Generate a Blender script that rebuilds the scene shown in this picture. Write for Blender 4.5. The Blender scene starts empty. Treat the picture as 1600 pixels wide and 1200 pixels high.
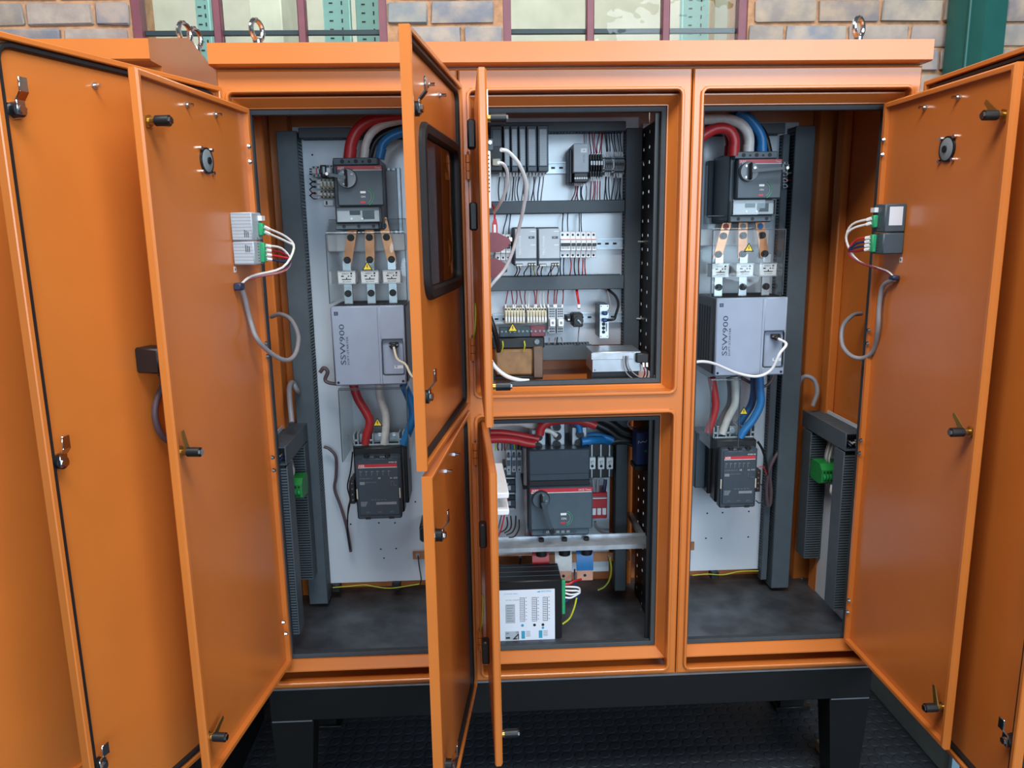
import bpy, bmesh, math, random
from mathutils import Vector, Matrix
random.seed(7)
C = bpy.context.scene
F = 0.42                       # height of the cabinet's underside above the workshop floor

# ---------------------------------------------------------------- camera
FPX = 1194.25                  # focal length for a 1600 px wide frame
CAM = Vector((-0.259, -2.0416, 1.2951 + F))
YAW, PITCH, ROLL = -0.0415, 0.1958, -0.0155
_r = Vector((math.cos(YAW), math.sin(YAW), 0)); _f = Vector((-math.sin(YAW), math.cos(YAW), 0)); _u = Vector((0, 0, 1))
_f2 = _f*math.cos(PITCH) - _u*math.sin(PITCH); _u2 = _u*math.cos(PITCH) + _f*math.sin(PITCH)
RT = _r*math.cos(ROLL) + _u2*math.sin(ROLL); UP = _u2*math.cos(ROLL) - _r*math.sin(ROLL); FW = _f2
cam = bpy.data.cameras.new('camera'); camo = bpy.data.objects.new('camera', cam)
C.collection.objects.link(camo)
cam.sensor_width = 36.0; cam.lens = FPX/1600*36; cam.clip_start = 0.05; cam.clip_end = 100
camo.matrix_world = Matrix(((RT.x, UP.x, -FW.x, CAM.x), (RT.y, UP.y, -FW.y, CAM.y), (RT.z, UP.z, -FW.z, CAM.z), (0, 0, 0, 1)))
C.camera = camo

# ---------------------------------------------------------------- world, lights, exposure
C.view_settings.view_transform = 'Standard'
C.view_settings.look = 'None'
C.view_settings.exposure = -0.04
C.view_settings.gamma = 1.0
C.view_settings.use_curve_mapping = False
w = bpy.data.worlds.new('daylight'); C.world = w; w.use_nodes = True
w.node_tree.nodes['Background'].inputs[0].default_value = (0.80, 0.90, 1.0, 1)
w.node_tree.nodes['Background'].inputs[1].default_value = 0.13
def area(name, loc, aim, sx, sy, energy, col):
    l = bpy.data.lights.new(name, 'AREA'); l.shape = 'RECTANGLE'; l.size = sx; l.size_y = sy; l.energy = energy; l.color = col
    o = bpy.data.objects.new(name, l); C.collection.objects.link(o); o.location = loc
    o.rotation_euler = (Vector(aim)-Vector(loc)).to_track_quat('-Z', 'Y').to_euler()
    return o
area('workshop_doorway_daylight', (2.9, -4.8, 3.3), (0.1, 0, 1.8), 3.4, 1.7, 130, (0.80, 0.91, 1.0))
area('open_roller_door', (1.3, -8.0, 2.3), (0.0, 0, 1.7), 5.0, 2.4, 330, (0.63, 0.83, 1.0))
area('roof_skylight', (-0.3, -1.9, 4.2), (-0.2, -1.0, 1.2), 4.0, 1.0, 200, (1.0, 0.98, 0.94))
area('back_room_fill', (0.0, 1.3, 3.9), (0.0, 3.0, 1.9), 6.0, 0.4, 130, (1.0, 0.98, 0.95))  # added unseen fill lamp, brightens the rack fronts and store room wall

# ---------------------------------------------------------------- pixel -> world on a real plane
def ray(px, py): return FW + RT*((px-800)/FPX) - UP*((py-600)/FPX)
def at(px, py, Y): d = ray(px, py); return CAM + d*((Y-CAM.y)/d.y)
def atX(px, py, X): d = ray(px, py); return CAM + d*((X-CAM.x)/d.x)
def atZ(px, py, Zw): d = ray(px, py); return CAM + d*((Zw-CAM.z)/d.z)
def rect(x0, y0, x1, y1, Y):
    ym, xm = (y0+y1)/2, (x0+x1)/2
    return at(x0, ym, Y).x, at(x1, ym, Y).x, at(xm, y1, Y).z, at(xm, y0, Y).z

# ---------------------------------------------------------------- materials
def lin(h):
    h = h.lstrip('#'); o = []
    for i in (0, 2, 4):
        c = int(h[i:i+2], 16)/255; o.append(c/12.92 if c <= .04045 else ((c+.055)/1.055)**2.4)
    return (*o, 1)
MATS = {}
def mat(name, hexcol, rough=.5, metal=0., var=.06, vs=40., bump=0., bs=300., coat=0., emis=0., spec=.5, col2=None):
    m = bpy.data.materials.new(name); m.use_nodes = True; nt = m.node_tree; b = nt.nodes['Principled BSDF']
    tc = nt.nodes.new('ShaderNodeTexCoord'); n = nt.nodes.new('ShaderNodeTexNoise'); n.inputs['Scale'].default_value = vs; n.inputs['Detail'].default_value = 4
    nt.links.new(tc.outputs['Object'], n.inputs['Vector'])
    r = nt.nodes.new('ShaderNodeValToRGB'); c = lin(hexcol)
    c2 = lin(col2) if col2 else tuple(min(1, v*(1+var)) for v in c[:3])+(1,)
    c1 = c if col2 else tuple(v*(1-var) for v in c[:3])+(1,)
    r.color_ramp.elements[0].position = .35; r.color_ramp.elements[1].position = .65
    r.color_ramp.elements[0].color = c1; r.color_ramp.elements[1].color = c2
    nt.links.new(n.outputs['Fac'], r.inputs['Fac']); nt.links.new(r.outputs['Color'], b.inputs['Base Color'])
    b.inputs['Roughness'].default_value = rough; b.inputs['Metallic'].default_value = metal
    b.inputs['Specular IOR Level'].default_value = spec
    if coat: b.inputs['Coat Weight'].default_value = coat; b.inputs['Coat Roughness'].default_value = .22
    if bump:
        n2 = nt.nodes.new('ShaderNodeTexNoise'); n2.inputs['Scale'].default_value = bs; nt.links.new(tc.outputs['Object'], n2.inputs['Vector'])
        bp = nt.nodes.new('ShaderNodeBump'); bp.inputs['Strength'].default_value = bump; bp.inputs['Distance'].default_value = .002
        nt.links.new(n2.outputs['Fac'], bp.inputs['Height']); nt.links.new(bp.outputs['Normal'], b.inputs['Normal'])
    if emis: b.inputs['Emission Color'].default_value = c; b.inputs['Emission Strength'].default_value = emis
    MATS[name] = m; return name
def glassmat(name, tint, refl=1.0, rough=.02):
    m = bpy.data.materials.new(name); m.use_nodes = True; nt = m.node_tree; nt.nodes.clear()
    o = nt.nodes.new('ShaderNodeOutputMaterial'); t = nt.nodes.new('ShaderNodeBsdfTransparent'); g = nt.nodes.new('ShaderNodeBsdfGlossy')
    fr = nt.nodes.new('ShaderNodeFresnel'); fr.inputs['IOR'].default_value = 1.0+.45*refl
    tc = nt.nodes.new('ShaderNodeTexCoord'); n = nt.nodes.new('ShaderNodeTexNoise'); n.inputs['Scale'].default_value = 9
    bp = nt.nodes.new('ShaderNodeBump'); bp.inputs['Strength'].default_value = .25; bp.inputs['Distance'].default_value = .01
    mx = nt.nodes.new('ShaderNodeMixShader')
    t.inputs['Color'].default_value = lin(tint); g.inputs['Roughness'].default_value = rough
    nt.links.new(tc.outputs['Object'], n.inputs['Vector']); nt.links.new(n.outputs['Fac'], bp.inputs['Height'])
    nt.links.new(bp.outputs['Normal'], g.inputs['Normal'])
    gm = nt.nodes.new('ShaderNodeNewGeometry'); iv = nt.nodes.new('ShaderNodeMath'); iv.operation = 'SUBTRACT'; iv.inputs[0].default_value = 1.0
    mu = nt.nodes.new('ShaderNodeMath'); mu.operation = 'MULTIPLY'; nt.links.new(gm.outputs['Backfacing'], iv.inputs[1]); nt.links.new(fr.outputs[0], mu.inputs[0]); nt.links.new(iv.outputs[0], mu.inputs[1])
    nt.links.new(mu.outputs[0], mx.inputs[0]); nt.links.new(t.outputs[0], mx.inputs[1]); nt.links.new(g.outputs[0], mx.inputs[2])
    nt.links.new(mx.outputs[0], o.inputs[0]); MATS[name] = m; return name
OR = mat('orange_powder_coat', '#CC7430', .36, 0, .03, 6, .12, 700, coat=.6)
RUB = mat('black_rubber', '#1C1C1E', .55, 0, .1, 60)
GAS = mat('dark_grey_foam_rubber', '#343A40', .6, 0, .08, 60)
HDG = mat('handle_disc_grey', '#7E8A92', .45, 0, .05, 40)
BLK = mat('black_paint', '#0B0C0E', .42, 0, .1, 30, .1, 500)
BPL = mat('black_plastic', '#17191C', .45, 0, .1, 60)
DGR = mat('dark_grey_plastic', '#38444F', .42, 0, .05, 40)
MGR = mat('breaker_grey_plastic', '#465560', .45, 0, .05, 40)
DUC = mat('duct_grey_plastic', '#4B565E', .5, 0, .05, 30)
LGR = mat('light_grey_plastic', '#A9B4BE', .45, 0, .04, 30)
SSG = mat('starter_grey_plastic', '#98A6BC', .42, 0, .03, 20)
SSD = mat('starter_dark_plastic', '#3A4048', .5, 0, .05, 20)
WPL = mat('white_painted_plate', '#D4DCE6', .14, 0, .02, 5, .05, 200, coat=1.)
WHT = mat('white_plastic', '#E4E7EA', .4, 0, .03, 40)
OWT = mat('ivory_plastic', '#CFC9B4', .5, 0, .06, 60)
RED = mat('red_print', '#C4303C', .4, 0, .04, 40)
REDC = mat('red_cable_sheath', '#B52A2E', .42, 0, .06, 25)
WHC = mat('white_cable_sheath', '#D4D3CF', .42, 0, .08, 60)
BLC = mat('blue_cable_sheath', '#1D74B4', .4, 0, .06, 25)
BKC = mat('black_cable_sheath', '#15181C', .45)
GYC = mat('grey_cable_sheath', '#8D8B90', .42, 0, .05, 40)
MVC = mat('mauve_brown_cable', '#5A4A50', .45, 0, .05, 40)
DRW = mat('dark_red_wire', '#7A1A26', .45)
DBW = mat('dark_blue_wire', '#1E2C52', .45)
YGW = mat('yellow_green_wire', '#B8BE30', .45)
COP = mat('copper', '#C98A63', .32, .85, .12, 25)
CPL = mat('lit_bare_copper', '#D9A48C', .42, .25, .08, 25)  # paler copy of copper: lit look of the bar ends put into the colour
BRA = mat('brass', '#C7A25A', .3, .9, .06, 60)
CHR = mat('chrome', '#D6D8DA', .16, 1., .03, 60)
STL = mat('zinc_steel', '#B9BEC4', .34, .9, .10, 18)
GAL = mat('galvanised_steel', '#B4BCC4', .38, .55, .16, 22, .05, 90)
DST = mat('bare_dark_steel', '#565A60', .42, .75, 0, 9, .05, 120, col2='#7C838B')
GRN = mat('green_connector', '#2E9B67', .45, 0, .06, 60)
GR2 = mat('green_terminal', '#1E8038', .4, 0, .06, 60)
BLU = mat('blue_plastic', '#1C3568', .42, 0, .06, 60)
MAR = mat('maroon_connector', '#7E3F4A', .45, 0, .06, 60)
RPL = mat('red_plastic', '#B5222A', .4, 0, .05, 60)
YEL = mat('yellow_sticker', '#E8CF38', .5)
INK = mat('black_ink', '#1A1C20', .6)
INKN = mat('navy_ink', '#2E3C58', .6)
INKW = mat('white_ink', '#E6E8EA', .6)
INKG = mat('grey_ink', '#7E868E', .6)
INKC = mat('cyan_ink', '#3A9CC0', .6)
LBL = mat('label_paper', '#DEE6F2', .45, 0, .02, 10)
TAN = mat('varnished_paper_coil', '#8C6A44', .5, 0, .2, 30)
BRN = mat('brown_steel_bracket', '#6E5A4C', .5, .3, .1, 30)
WOO = mat('weathered_wood', '#9A8568', .8, 0, .25, 30, .3, 120)
TEAL = mat('teal_enamel', '#1C5852', .4, 0, .06, 12, .05, 200)
TEA2 = mat('pale_teal_rack', '#86B6B4', .5, 0, .05, 12)
MRN = mat('maroon_window_paint', '#78414E', .45, 0, .08, 20, .1, 200)
MOR = mat('mortar', '#B48A68', .9, 0, .18, 40, .5, 160)
BEI = mat('beige_board', '#C2C3B6', .8, 0, .08, 6)
CRD = mat('cardboard', '#B79C74', .85, 0, .08, 10)
GSK = mat('grey_green_steel', '#8A9898', .5, .2, .06, 10)
PBL = mat('pale_blue_steel', '#7FA4B2', .45, .2, .06, 10)
NBT = mat('navy_pvc', '#25304E', .4)
TRM = mat('tinned_copper', '#C9CDD0', .3, .9, .08, 40)
ACR = glassmat('clear_acrylic', '#FAFCFC', 1.05, .03)
GLS = glassmat('window_glass', '#F4F8F6', 1.0, .01)
TGL = glassmat('smoked_window', '#9A9CA0', 1.1, .02)
BRK = []
for i, (a, b_) in enumerate((('#AFA296', '#838891'), ('#A3948B', '#7B7E87'), ('#B5A592', '#938C87'), ('#938683', '#AFA296'), ('#858E92', '#A69E94'), ('#AE9A88', '#857E80'))):
    BRK.append(mat('brick_clay_%d' % i, a, .88, 0, 0, 14, .6, 90, col2=b_))
# floor: studded dark rubber matting
def floormat():
    m = bpy.data.materials.new('studded_rubber_matting'); m.use_nodes = True; nt = m.node_tree; b = nt.nodes['Principled BSDF']
    b.inputs['Roughness'].default_value = .55
    tc = nt.nodes.new('ShaderNodeTexCoord'); v = nt.nodes.new('ShaderNodeTexVoronoi'); v.inputs['Scale'].default_value = 24; v.inputs['Randomness'].default_value = .0
    r = nt.nodes.new('ShaderNodeValToRGB'); r.color_ramp.elements[0].position = .36; r.color_ramp.elements[1].position = .44
    r.color_ramp.elements[0].color = (1, 1, 1, 1); r.color_ramp.elements[1].color = (0, 0, 0, 1)
    n = nt.nodes.new('ShaderNodeTexNoise'); n.inputs['Scale'].default_value = 5
    c = nt.nodes.new('ShaderNodeValToRGB'); c.color_ramp.elements[0].color = lin('#1B2028'); c.color_ramp.elements[1].color = lin('#2D343C')
    bp = nt.nodes.new('ShaderNodeBump'); bp.inputs['Strength'].default_value = .7; bp.inputs['Distance'].default_value = .004
    L = nt.links.new; L(tc.outputs['Object'], v.inputs['Vector']); L(v.outputs['Distance'], r.inputs['Fac']); L(r.outputs['Color'], bp.inputs['Height'])
    L(tc.outputs['Object'], n.inputs['Vector']); L(n.outputs['Fac'], c.inputs['Fac']); L(c.outputs['Color'], b.inputs['Base Color']); L(bp.outputs['Normal'], b.inputs['Normal'])
    MATS['floor'] = m
floormat()

# ---------------------------------------------------------------- mesh builder
def catmull(P, res):
    P = [Vector(p) for p in P]
    if len(P) < 3: return P
    Q = [P[0]*2-P[1]] + P + [P[-1]*2-P[-2]]; out = []
    for i in range(1, len(Q)-2):
        a, b, c, d = Q[i-1:i+3]
        for k in range(res):
            t = k/res
            out.append(.5*((2*b)+(c-a)*t+(2*a-5*b+4*c-d)*t*t+(3*b-a-3*c+d)*t**3))
    out.append(P[-1]); return out
_TXT = {}
def textmesh(s):
    if s not in _TXT:
        cu = bpy.data.curves.new('t', 'FONT'); cu.body = s; cu.size = 1.0; cu.resolution_u = 2
        o = bpy.data.objects.new('t', cu); me = bpy.data.meshes.new_from_object(o)
        _TXT[s] = ([v.co.copy() for v in me.vertices], [tuple(p.vertices) for p in me.polygons])
        bpy.data.objects.remove(o); bpy.data.meshes.remove(me); bpy.data.curves.remove(cu)
    return _TXT[s]
ROOTLOC = {}
class MB:
    def __init__(s, T=None): s.v = []; s.f = []; s.m = []; s.T = T
    def add(s, vs, fs, m):
        k = len(s.v); s.v += [tuple(s.T @ Vector(p)) if s.T else tuple(p) for p in vs]
        for f in fs: s.f.append(tuple(i+k for i in f)); s.m.append(m)
        return s
    def box(s, x0, x1, y0, y1, z0, z1, m, b=0.):
        x0, x1 = min(x0, x1), max(x0, x1); y0, y1 = min(y0, y1), max(y0, y1); z0, z1 = min(z0, z1), max(z0, z1)
        b = min(b, (x1-x0)*.45, (y1-y0)*.45, (z1-z0)*.45)
        if b <= 0:
            vs = [(x, y, z) for x in (x0, x1) for y in (y0, y1) for z in (z0, z1)]
            return s.add(vs, [(0, 1, 3, 2), (4, 6, 7, 5), (0, 4, 5, 1), (2, 3, 7, 6), (0, 2, 6, 4), (1, 5, 7, 3)], m)
        vs = []; 
        X = (x0, x1); Y = (y0, y1); Z = (z0, z1); sg = (1, -1); idx = {}
        for i in (0, 1):
            for j in (0, 1):
                for k in (0, 1):
                    idx[i, j, k, 0] = len(vs); vs.append((X[i], Y[j]+sg[j]*b, Z[k]+sg[k]*b))
                    idx[i, j, k, 1] = len(vs); vs.append((X[i]+sg[i]*b, Y[j], Z[k]+sg[k]*b))
                    idx[i, j, k, 2] = len(vs); vs.append((X[i]+sg[i]*b, Y[j]+sg[j]*b, Z[k]))
        fs = []
        for i in (0, 1): fs.append([idx[i, a, c, 0] for a, c in ((0, 0), (1, 0), (1, 1), (0, 1))])
        for j in (0, 1): fs.append([idx[a, j, c, 1] for a, c in ((0, 0), (1, 0), (1, 1), (0, 1))])
        for k in (0, 1): fs.append([idx[a, c, k, 2] for a, c in ((0, 0), (1, 0), (1, 1), (0, 1))])
        for i in (0, 1):
            for j in (0, 1):
                fs.append([idx[i, j, 0, 0], idx[i, j, 0, 1], idx[i, j, 1, 1], idx[i, j, 1, 0]])
                fs.append([idx[i, 0, j, 0], idx[i, 0, j, 2], idx[i, 1, j, 2], idx[i, 1, j, 0]])
                fs.append([idx[0, i, j, 1], idx[0, i, j, 2], idx[1, i, j, 2], idx[1, i, j, 1]])
                for k in (0, 1): fs.append([idx[i, j, k, 0], idx[i, j, k, 1], idx[i, j, k, 2]])
        return s.add(vs, fs, m)
    def prism(s, poly, axis, a, b, m):
        """poly: 2-D outline, extruded along axis from a to b (x: (y,z), y: (x,z), z: (x,y))"""
        f = {'x': lambda p, t: (t, p[0], p[1]), 'y': lambda p, t: (p[0], t, p[1]), 'z': lambda p, t: (p[0], p[1], t)}[axis]
        n = len(poly); vs = [f(p, a) for p in poly]+[f(p, b) for p in poly]
        fs = [tuple(range(n)), tuple(range(2*n-1, n-1, -1))]+[(i, (i+1) % n, n+(i+1) % n, n+i) for i in range(n)]
        return s.add(vs, fs, m)
    def cyl(s, p, q, r, m, n=14, r2=None):
        p, q = Vector(p), Vector(q); r2 = r if r2 is None else r2; d = (q-p).normalized()
        a = d.orthogonal().normalized(); b = d.cross(a); vs = []
        for c, rr in ((p, r), (q, r2)):
            vs += [tuple(c+(a*math.cos(t)+b*math.sin(t))*rr) for t in [2*math.pi*i/n for i in range(n)]]
        return s.add(vs, [tuple(range(n)), tuple(range(2*n-1, n-1, -1))]+[(i, (i+1) % n, n+(i+1) % n, n+i) for i in range(n)], m)
    def tube(s, P, r, m, n=8, res=6):
        P = catmull(P, res); N = len(P); vs = []; a = None
        for i, p in enumerate(P):
            d = (P[min(i+1, N-1)]-P[max(i-1, 0)]).normalized()
            a = d.orthogonal().normalized() if a is None else (a-d*a.dot(d)).normalized()
            b = d.cross(a); rr = r[min(int(i*len(r)/N), len(r)-1)] if isinstance(r, (list, tuple)) else r
            vs += [tuple(p+(a*math.cos(2*math.pi*k/n)+b*math.sin(2*math.pi*k/n))*rr) for k in range(n)]
        fs = [tuple(range(n)), tuple(range(N*n-1, (N-1)*n-1, -1))]
        for i in range(N-1):
            for k in range(n): fs.append((i*n+k, i*n+(k+1) % n, (i+1)*n+(k+1) % n, (i+1)*n+k))
        return s.add(vs, fs, m)
    def sweep(s, xa, xb, za, zb, prof, m, r=0., seg=5):
        """closed profile [(offset outward, y)] swept round the rectangle xa..xb, za..zb"""
        path = []
        for cx, cz, a0 in ((xb, zb, 0), (xa, zb, 90), (xa, za, 180), (xb, za, 270)):
            sx, sz = (1 if cx == xb else -1), (1 if cz == zb else -1)
            if r <= 0: path.append((cx, cz, sx, sz))
            else:
                for k in range(seg+1):
                    t = math.radians(a0+90*k/seg); path.append((cx-sx*r+r*math.cos(t), cz-sz*r+r*math.sin(t), math.cos(t), math.sin(t)))
        n = len(prof); N = len(path); vs = []
        for x, z, nx, nz in path: vs += [(x+nx*t, y, z+nz*t) for t, y in prof]
        fs = [(i*n+k, i*n+(k+1) % n, ((i+1) % N)*n+(k+1) % n, ((i+1) % N)*n+k) for i in range(N) for k in range(n)]
        return s.add(vs, fs, m)
    def quad(s, a, b, c, d, m, t=0.0006):
        a, b, c, d = map(Vector, (a, b, c, d)); n = (b-a).cross(d-a).normalized()*t
        vs = [a, b, c, d, a+n, b+n, c+n, d+n]
        return s.add(vs, [(0, 1, 2, 3), (7, 6, 5, 4), (0, 1, 5, 4), (1, 2, 6, 5), (2, 3, 7, 6), (3, 0, 4, 7)], m)
    def text(s, txt, o, right, up, size, m, align='l', sx=1.):
        vs, fs = textmesh(txt)
        if not vs: return s
        o, right, up = Vector(o), Vector(right).normalized(), Vector(up).normalized(); w_ = max(v.x for v in vs)
        k = {'l': 0, 'c': w_/2, 'r': w_}[align]
        return s.add([o+right*((v.x-k)*size*sx)+up*(v.y*size) for v in vs], fs, m)
    def obj(s, name, parent=None, label=None, cat=None, group=None, kind=None, data=None):
        me = bpy.data.meshes.new(name); off = ROOTLOC.get(parent.name, Vector()) if parent else Vector()
        used = list(dict.fromkeys(s.m)); 
        me.from_pydata([tuple(Vector(v)-off) for v in s.v], [], s.f)
        for u in used: me.materials.append(MATS[u])
        me.polygons.foreach_set('material_index', [used.index(x) for x in s.m])
        bm = bmesh.new(); bm.from_mesh(me); bmesh.ops.recalc_face_normals(bm, faces=bm.faces); bm.to_mesh(me); bm.free()
        me.shade_smooth(); me.set_sharp_from_angle(angle=math.radians(38))
        o = bpy.data.objects.new(name, me); C.collection.objects.link(o)
        if parent: o.parent = parent; ROOTLOC[o.name] = off
        if parent and name in ('printed_front', 'printed_marks', 'printed_label', 'printed_lines', 'screw_row', 'position_marks', 'trip_dials', 'pole_row', 'ports', 'socket_row', 'vent_row'): kind = 'stuff'   # print and pin-head screws
        tag(o, label, cat, group, kind); return o
def tag(o, label=None, cat=None, group=None, kind=None):
    if label: o['label'] = label
    if cat: o['category'] = cat
    if group: o['group'] = group
    if kind: o['kind'] = kind
def thing(name, label, cat, loc=(0, 0, 0), group=None):
    o = bpy.data.objects.new(name, None); C.collection.objects.link(o); o.location = loc; o.empty_display_size = .05
    ROOTLOC[o.name] = Vector(loc); tag(o, label, cat, group); return o
def warn_sign(mb, c, right, up, nrm, s):
    """yellow triangular electrical hazard sticker with its flash"""
    c, right, up, nrm = Vector(c), Vector(right).normalized(), Vector(up).normalized(), Vector(nrm).normalized()
    def tri(k, dz, m):
        h = s*k; P = [c+right*(-h*.58)+up*(-h*.38), c+right*(h*.58)+up*(-h*.38), c+up*(h*.62)]
        mb.add([p+nrm*dz for p in P]+[p+nrm*(dz+.0004) for p in P], [(0, 1, 2), (5, 4, 3), (0, 1, 4, 3), (1, 2, 5, 4), (2, 0, 3, 5)], m)
    tri(1.0, 0, INK); tri(.72, .0006, YEL)
    z = [(-.02, .26), (-.09, .0), (.0, .02), (-.05, -.2), (.1, .06), (.01, .05), (.06, .26)]
    P = [c+right*(x*s)+up*(y*s)+nrm*.0013 for x, y in z]; mb.add(P, [tuple(range(len(P)))], INK)
def D2(v): return Vector((v[0], v[1], 0))
# ================================================================ the setting
MB().box(-4, 4, -7.5, 3.2, -.06, 0, 'floor').obj('floor', kind='structure')
# brick wall behind the cabinet with two steel windows
WY = .90
wins = [(at(203, 30, WY).x, at(604, 30, WY).x), (at(786, 30, WY).x, at(1170, 30, WY).x)]
SILL = F+1.86; HEAD = F+3.0
wall = MB()
xs = [-3.2, wins[0][0], wins[0][1], wins[1][0], wins[1][1], 3.2]
wall.box(xs[0], xs[5], WY+.012, WY+.22, 0, SILL, MOR)
for a, b in ((0, 1), (2, 3), (4, 5)): wall.box(xs[a], xs[b], WY+.012, WY+.22, SILL, HEAD, MOR)
wall.box(xs[0], xs[5], WY+.012, WY+.22, HEAD, HEAD+.4, MOR)
wob = wall.obj('wall_back', kind='structure')
# bricks: courses 85 mm, picked apart one by one
BH, BL, GAP = .072, .222, .013
zc = at(700, 2, WY).z                      # top of a course seen between the windows
bm_cache = {}
def brick(x0, x1, z0, z1):
    i = random.randrange(6); dy = random.uniform(-.004, .004)
    mb = MB(); b = random.uniform(.003, .006)
    mb.box(x0, x1, WY+dy-.002, WY+.06, z0, z1, BRK[i], b)
    # knocked, uneven arrises
    mb.v = [(x+random.uniform(-.003, .003), y+random.uniform(-.002, .002), z+random.uniform(-.003, .003)) for x, y, z in mb.v]
    mb.obj('brick', wob)
for c in range(-4, 9):
    z1 = zc + c*.0855 ; z0 = z1-BH
    x = -2.05 + (.118 if c % 2 else 0)
    while x < 2.2:
        xa, xb = x, x+BL
        segs = [(xa, xb)]
        if z1 > SILL:
            for wa, wb in wins:
                out = []
                for p, q in segs:
                    if q <= wa or p >= wb: out.append((p, q)); continue
                    if p < wa: out.append((p, wa-.004))
                    if q > wb: out.append((wb+.004, q))
                segs = out
        for p, q in segs:
            if q-p > .035: brick(p, q-0, z0, z1)
        x += BL+GAP
# lower courses, hidden behind the cabinets except from the side: same bricks joined
low = MB()
for c in range(-25, -4):
    z1 = zc + c*.0855; x = -3.1 + (.118 if c % 2 else 0)
    while x < 3.0 and z1 > BH:
        low.box(x, x+BL, WY+random.uniform(-.006, .002), WY+.02, z1-BH, z1, BRK[random.randrange(6)], .005); x += BL+GAP
low.obj('brick_courses', wob, kind='stuff')
# windows: maroon steel frames
for n, (wa, wb) in enumerate(wins):
    r = bpy.data.objects.new('window_%d' % (n+1), None); C.collection.objects.link(r); r.location = ((wa+wb)/2, WY, SILL); r['kind'] = 'structure'
    ROOTLOC[r.name] = Vector(r.location)
    fr = MB(); fr.sweep(wa+.03, wb-.03, SILL+.03, HEAD-.03, [(0, WY+.02), (0, WY+.07), (.03, WY+.07), (.03, WY+.02)], MRN)
    fr.obj('frame', r)
    mx = [at(p, 30, WY+.03).x for p in ((340, 472) if n == 0 else (922, 1040))]
    for x in mx:
        MB().box(x-.014, x+.014, WY+.018, WY+.06, SILL+.03, HEAD-.03, MRN, .003).obj('mullion', r)
    ed = [wa+.03]+[v for x in mx for v in (x-.014, x+.014)]+[wb-.03]
    zt = at(470, 50, WY+.05).z
    MB().box(wa+.03, wb-.03, WY+.045, WY+.06, zt-.012, zt+.006, DGR, .002).obj('glazing_bar', r)
    for i in range(3):
        MB().box(ed[2*i], ed[2*i+1], WY+.04, WY+.044, SILL+.03, HEAD-.03, GLS).obj('pane', r)
# store room seen through the windows
MB().box(-3.2, 3.2, 3.0, 3.1, 0, 4.2, BEI).obj('wall_store_room', kind='structure')
def upright(px, wpx, Y, label, holes=True):
    a = at(px, 25, Y).x; b = at(px+wpx, 25, Y).x
    t = thing('rack_upright', label, 'rack upright', ((a+b)/2, Y, 0), 'slotted rack uprights behind the windows')
    MB().box(a, b, Y, Y+.05, 0, 3.4, TEA2, .004).obj('post', t)
    if holes:
        h = MB()
        for i in range(46):
            z = F+1.6+i*.035
            for k in (.3, .7):
                x = a+(b-a)*k
                if k == .3: h.box(x-.008, x+.008, Y-.0006, Y+.001, z-.003, z+.003, INK)
                else: h.box(x-.003, x+.003, Y-.0006, Y+.001, z-.008, z+.008, INK)
        h.obj('slot_row', t, kind='stuff')
upright(306, 22, 1.55, 'pale teal rack post behind the first pane of the window nearest the neighbouring roof')
upright(505, 42, 1.5, 'wide slotted pale teal rack post behind the third pane, beside the brick pier')
upright(556, 40, 1.52, 'slotted pale teal rack post tight against the maroon jamb at the brick pier')
upright(1066, 42, 1.6, 'slotted pale teal rack post in front of the cardboard box behind the window')
upright(1148, 12, 1.6, 'narrow pale rack post between cardboard box and maroon jamb', False)
def crate(px0, px1, py0, Y, d, m, label, nm='cardboard_box', cat='box'):
    a, b = at(px0, 20, Y).x, at(px1, 20, Y).x; z1 = at(px0, py0, Y).z
    t = thing(nm, label, cat, ((a+b)/2, Y, 0))
    MB().box(a, b, Y, Y+d, z1-.9, z1, m, .006).obj('carton', t)
    MB().box((a+b)/2-.03, (a+b)/2+.03, Y-.001, Y+d, z1-.9, z1+.001, BEI).obj('tape', t)
    MB().box(a-.05, b+.05, Y-.02, Y+d+.05, z1-.94, z1-.9, TEA2, .004).obj('shelf', t)
    for x in (a, b): MB().box(x-.02, x+.02, Y+d*.4, Y+d*.4+.04, 0, z1-.94, TEA2).obj('shelf_leg', t)
crate(1108, 1146, -60, 1.72, .4, CRD, 'plain cardboard carton on a shelf behind the last window pane')
crate(390, 440, -60, 1.9, .4, BEI, 'pale buff carton on a shelf behind the middle pane of the first window')

# green steel column standing in front of the wall
ya = .74
xa, xb = at(1492, 60, ya).x, at(1580, 60, ya).x; xm = at(1536, 60, ya).x
t = thing('steel_column', 'dark green painted steel column standing against the brick wall', 'column', ((xa+xb)/2, ya+.06, 0))
xq = at(1491, 60, ya+.085).x
mb = MB(); mb.prism([(xq, ya+.085), (xm, ya), (xb, ya+.035), (xb, ya+.14), (xq, ya+.14)], 'z', .012, 3.3, TEAL); mb.obj('shaft', t)
mb = MB(); k = .45; mb.tube([(xq+(xm-xq)*k, ya+.085*(1-k)-.002, .012), (xq+(xm-xq)*k, ya+.085*(1-k)-.002, 3.3)], .006, TEAL, 8, 1); mb.obj('edge_bead', t)
MB().box(xa-.05, xb+.05, ya-.06, ya+.15, 0, .012, TEAL).obj('foot_plate', t)

# grey steel channel lying on the floor beyond the open door
t = thing('floor_channel', 'grey-green steel channel on the floor beside the black cabinet leg', 'channel', (1.2, .3, 0))
MB().box(1.185, 1.197, .015, .9, 0, .15, GSK, .002).obj('web', t)
MB().box(1.197, 1.24, .02, .9, .135, .15, GSK, .002).obj('top_flange', t)
MB().box(1.178, 1.204, .0, .0148, 0, .15, PBL, .001).obj('end_cap', t)

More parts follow.
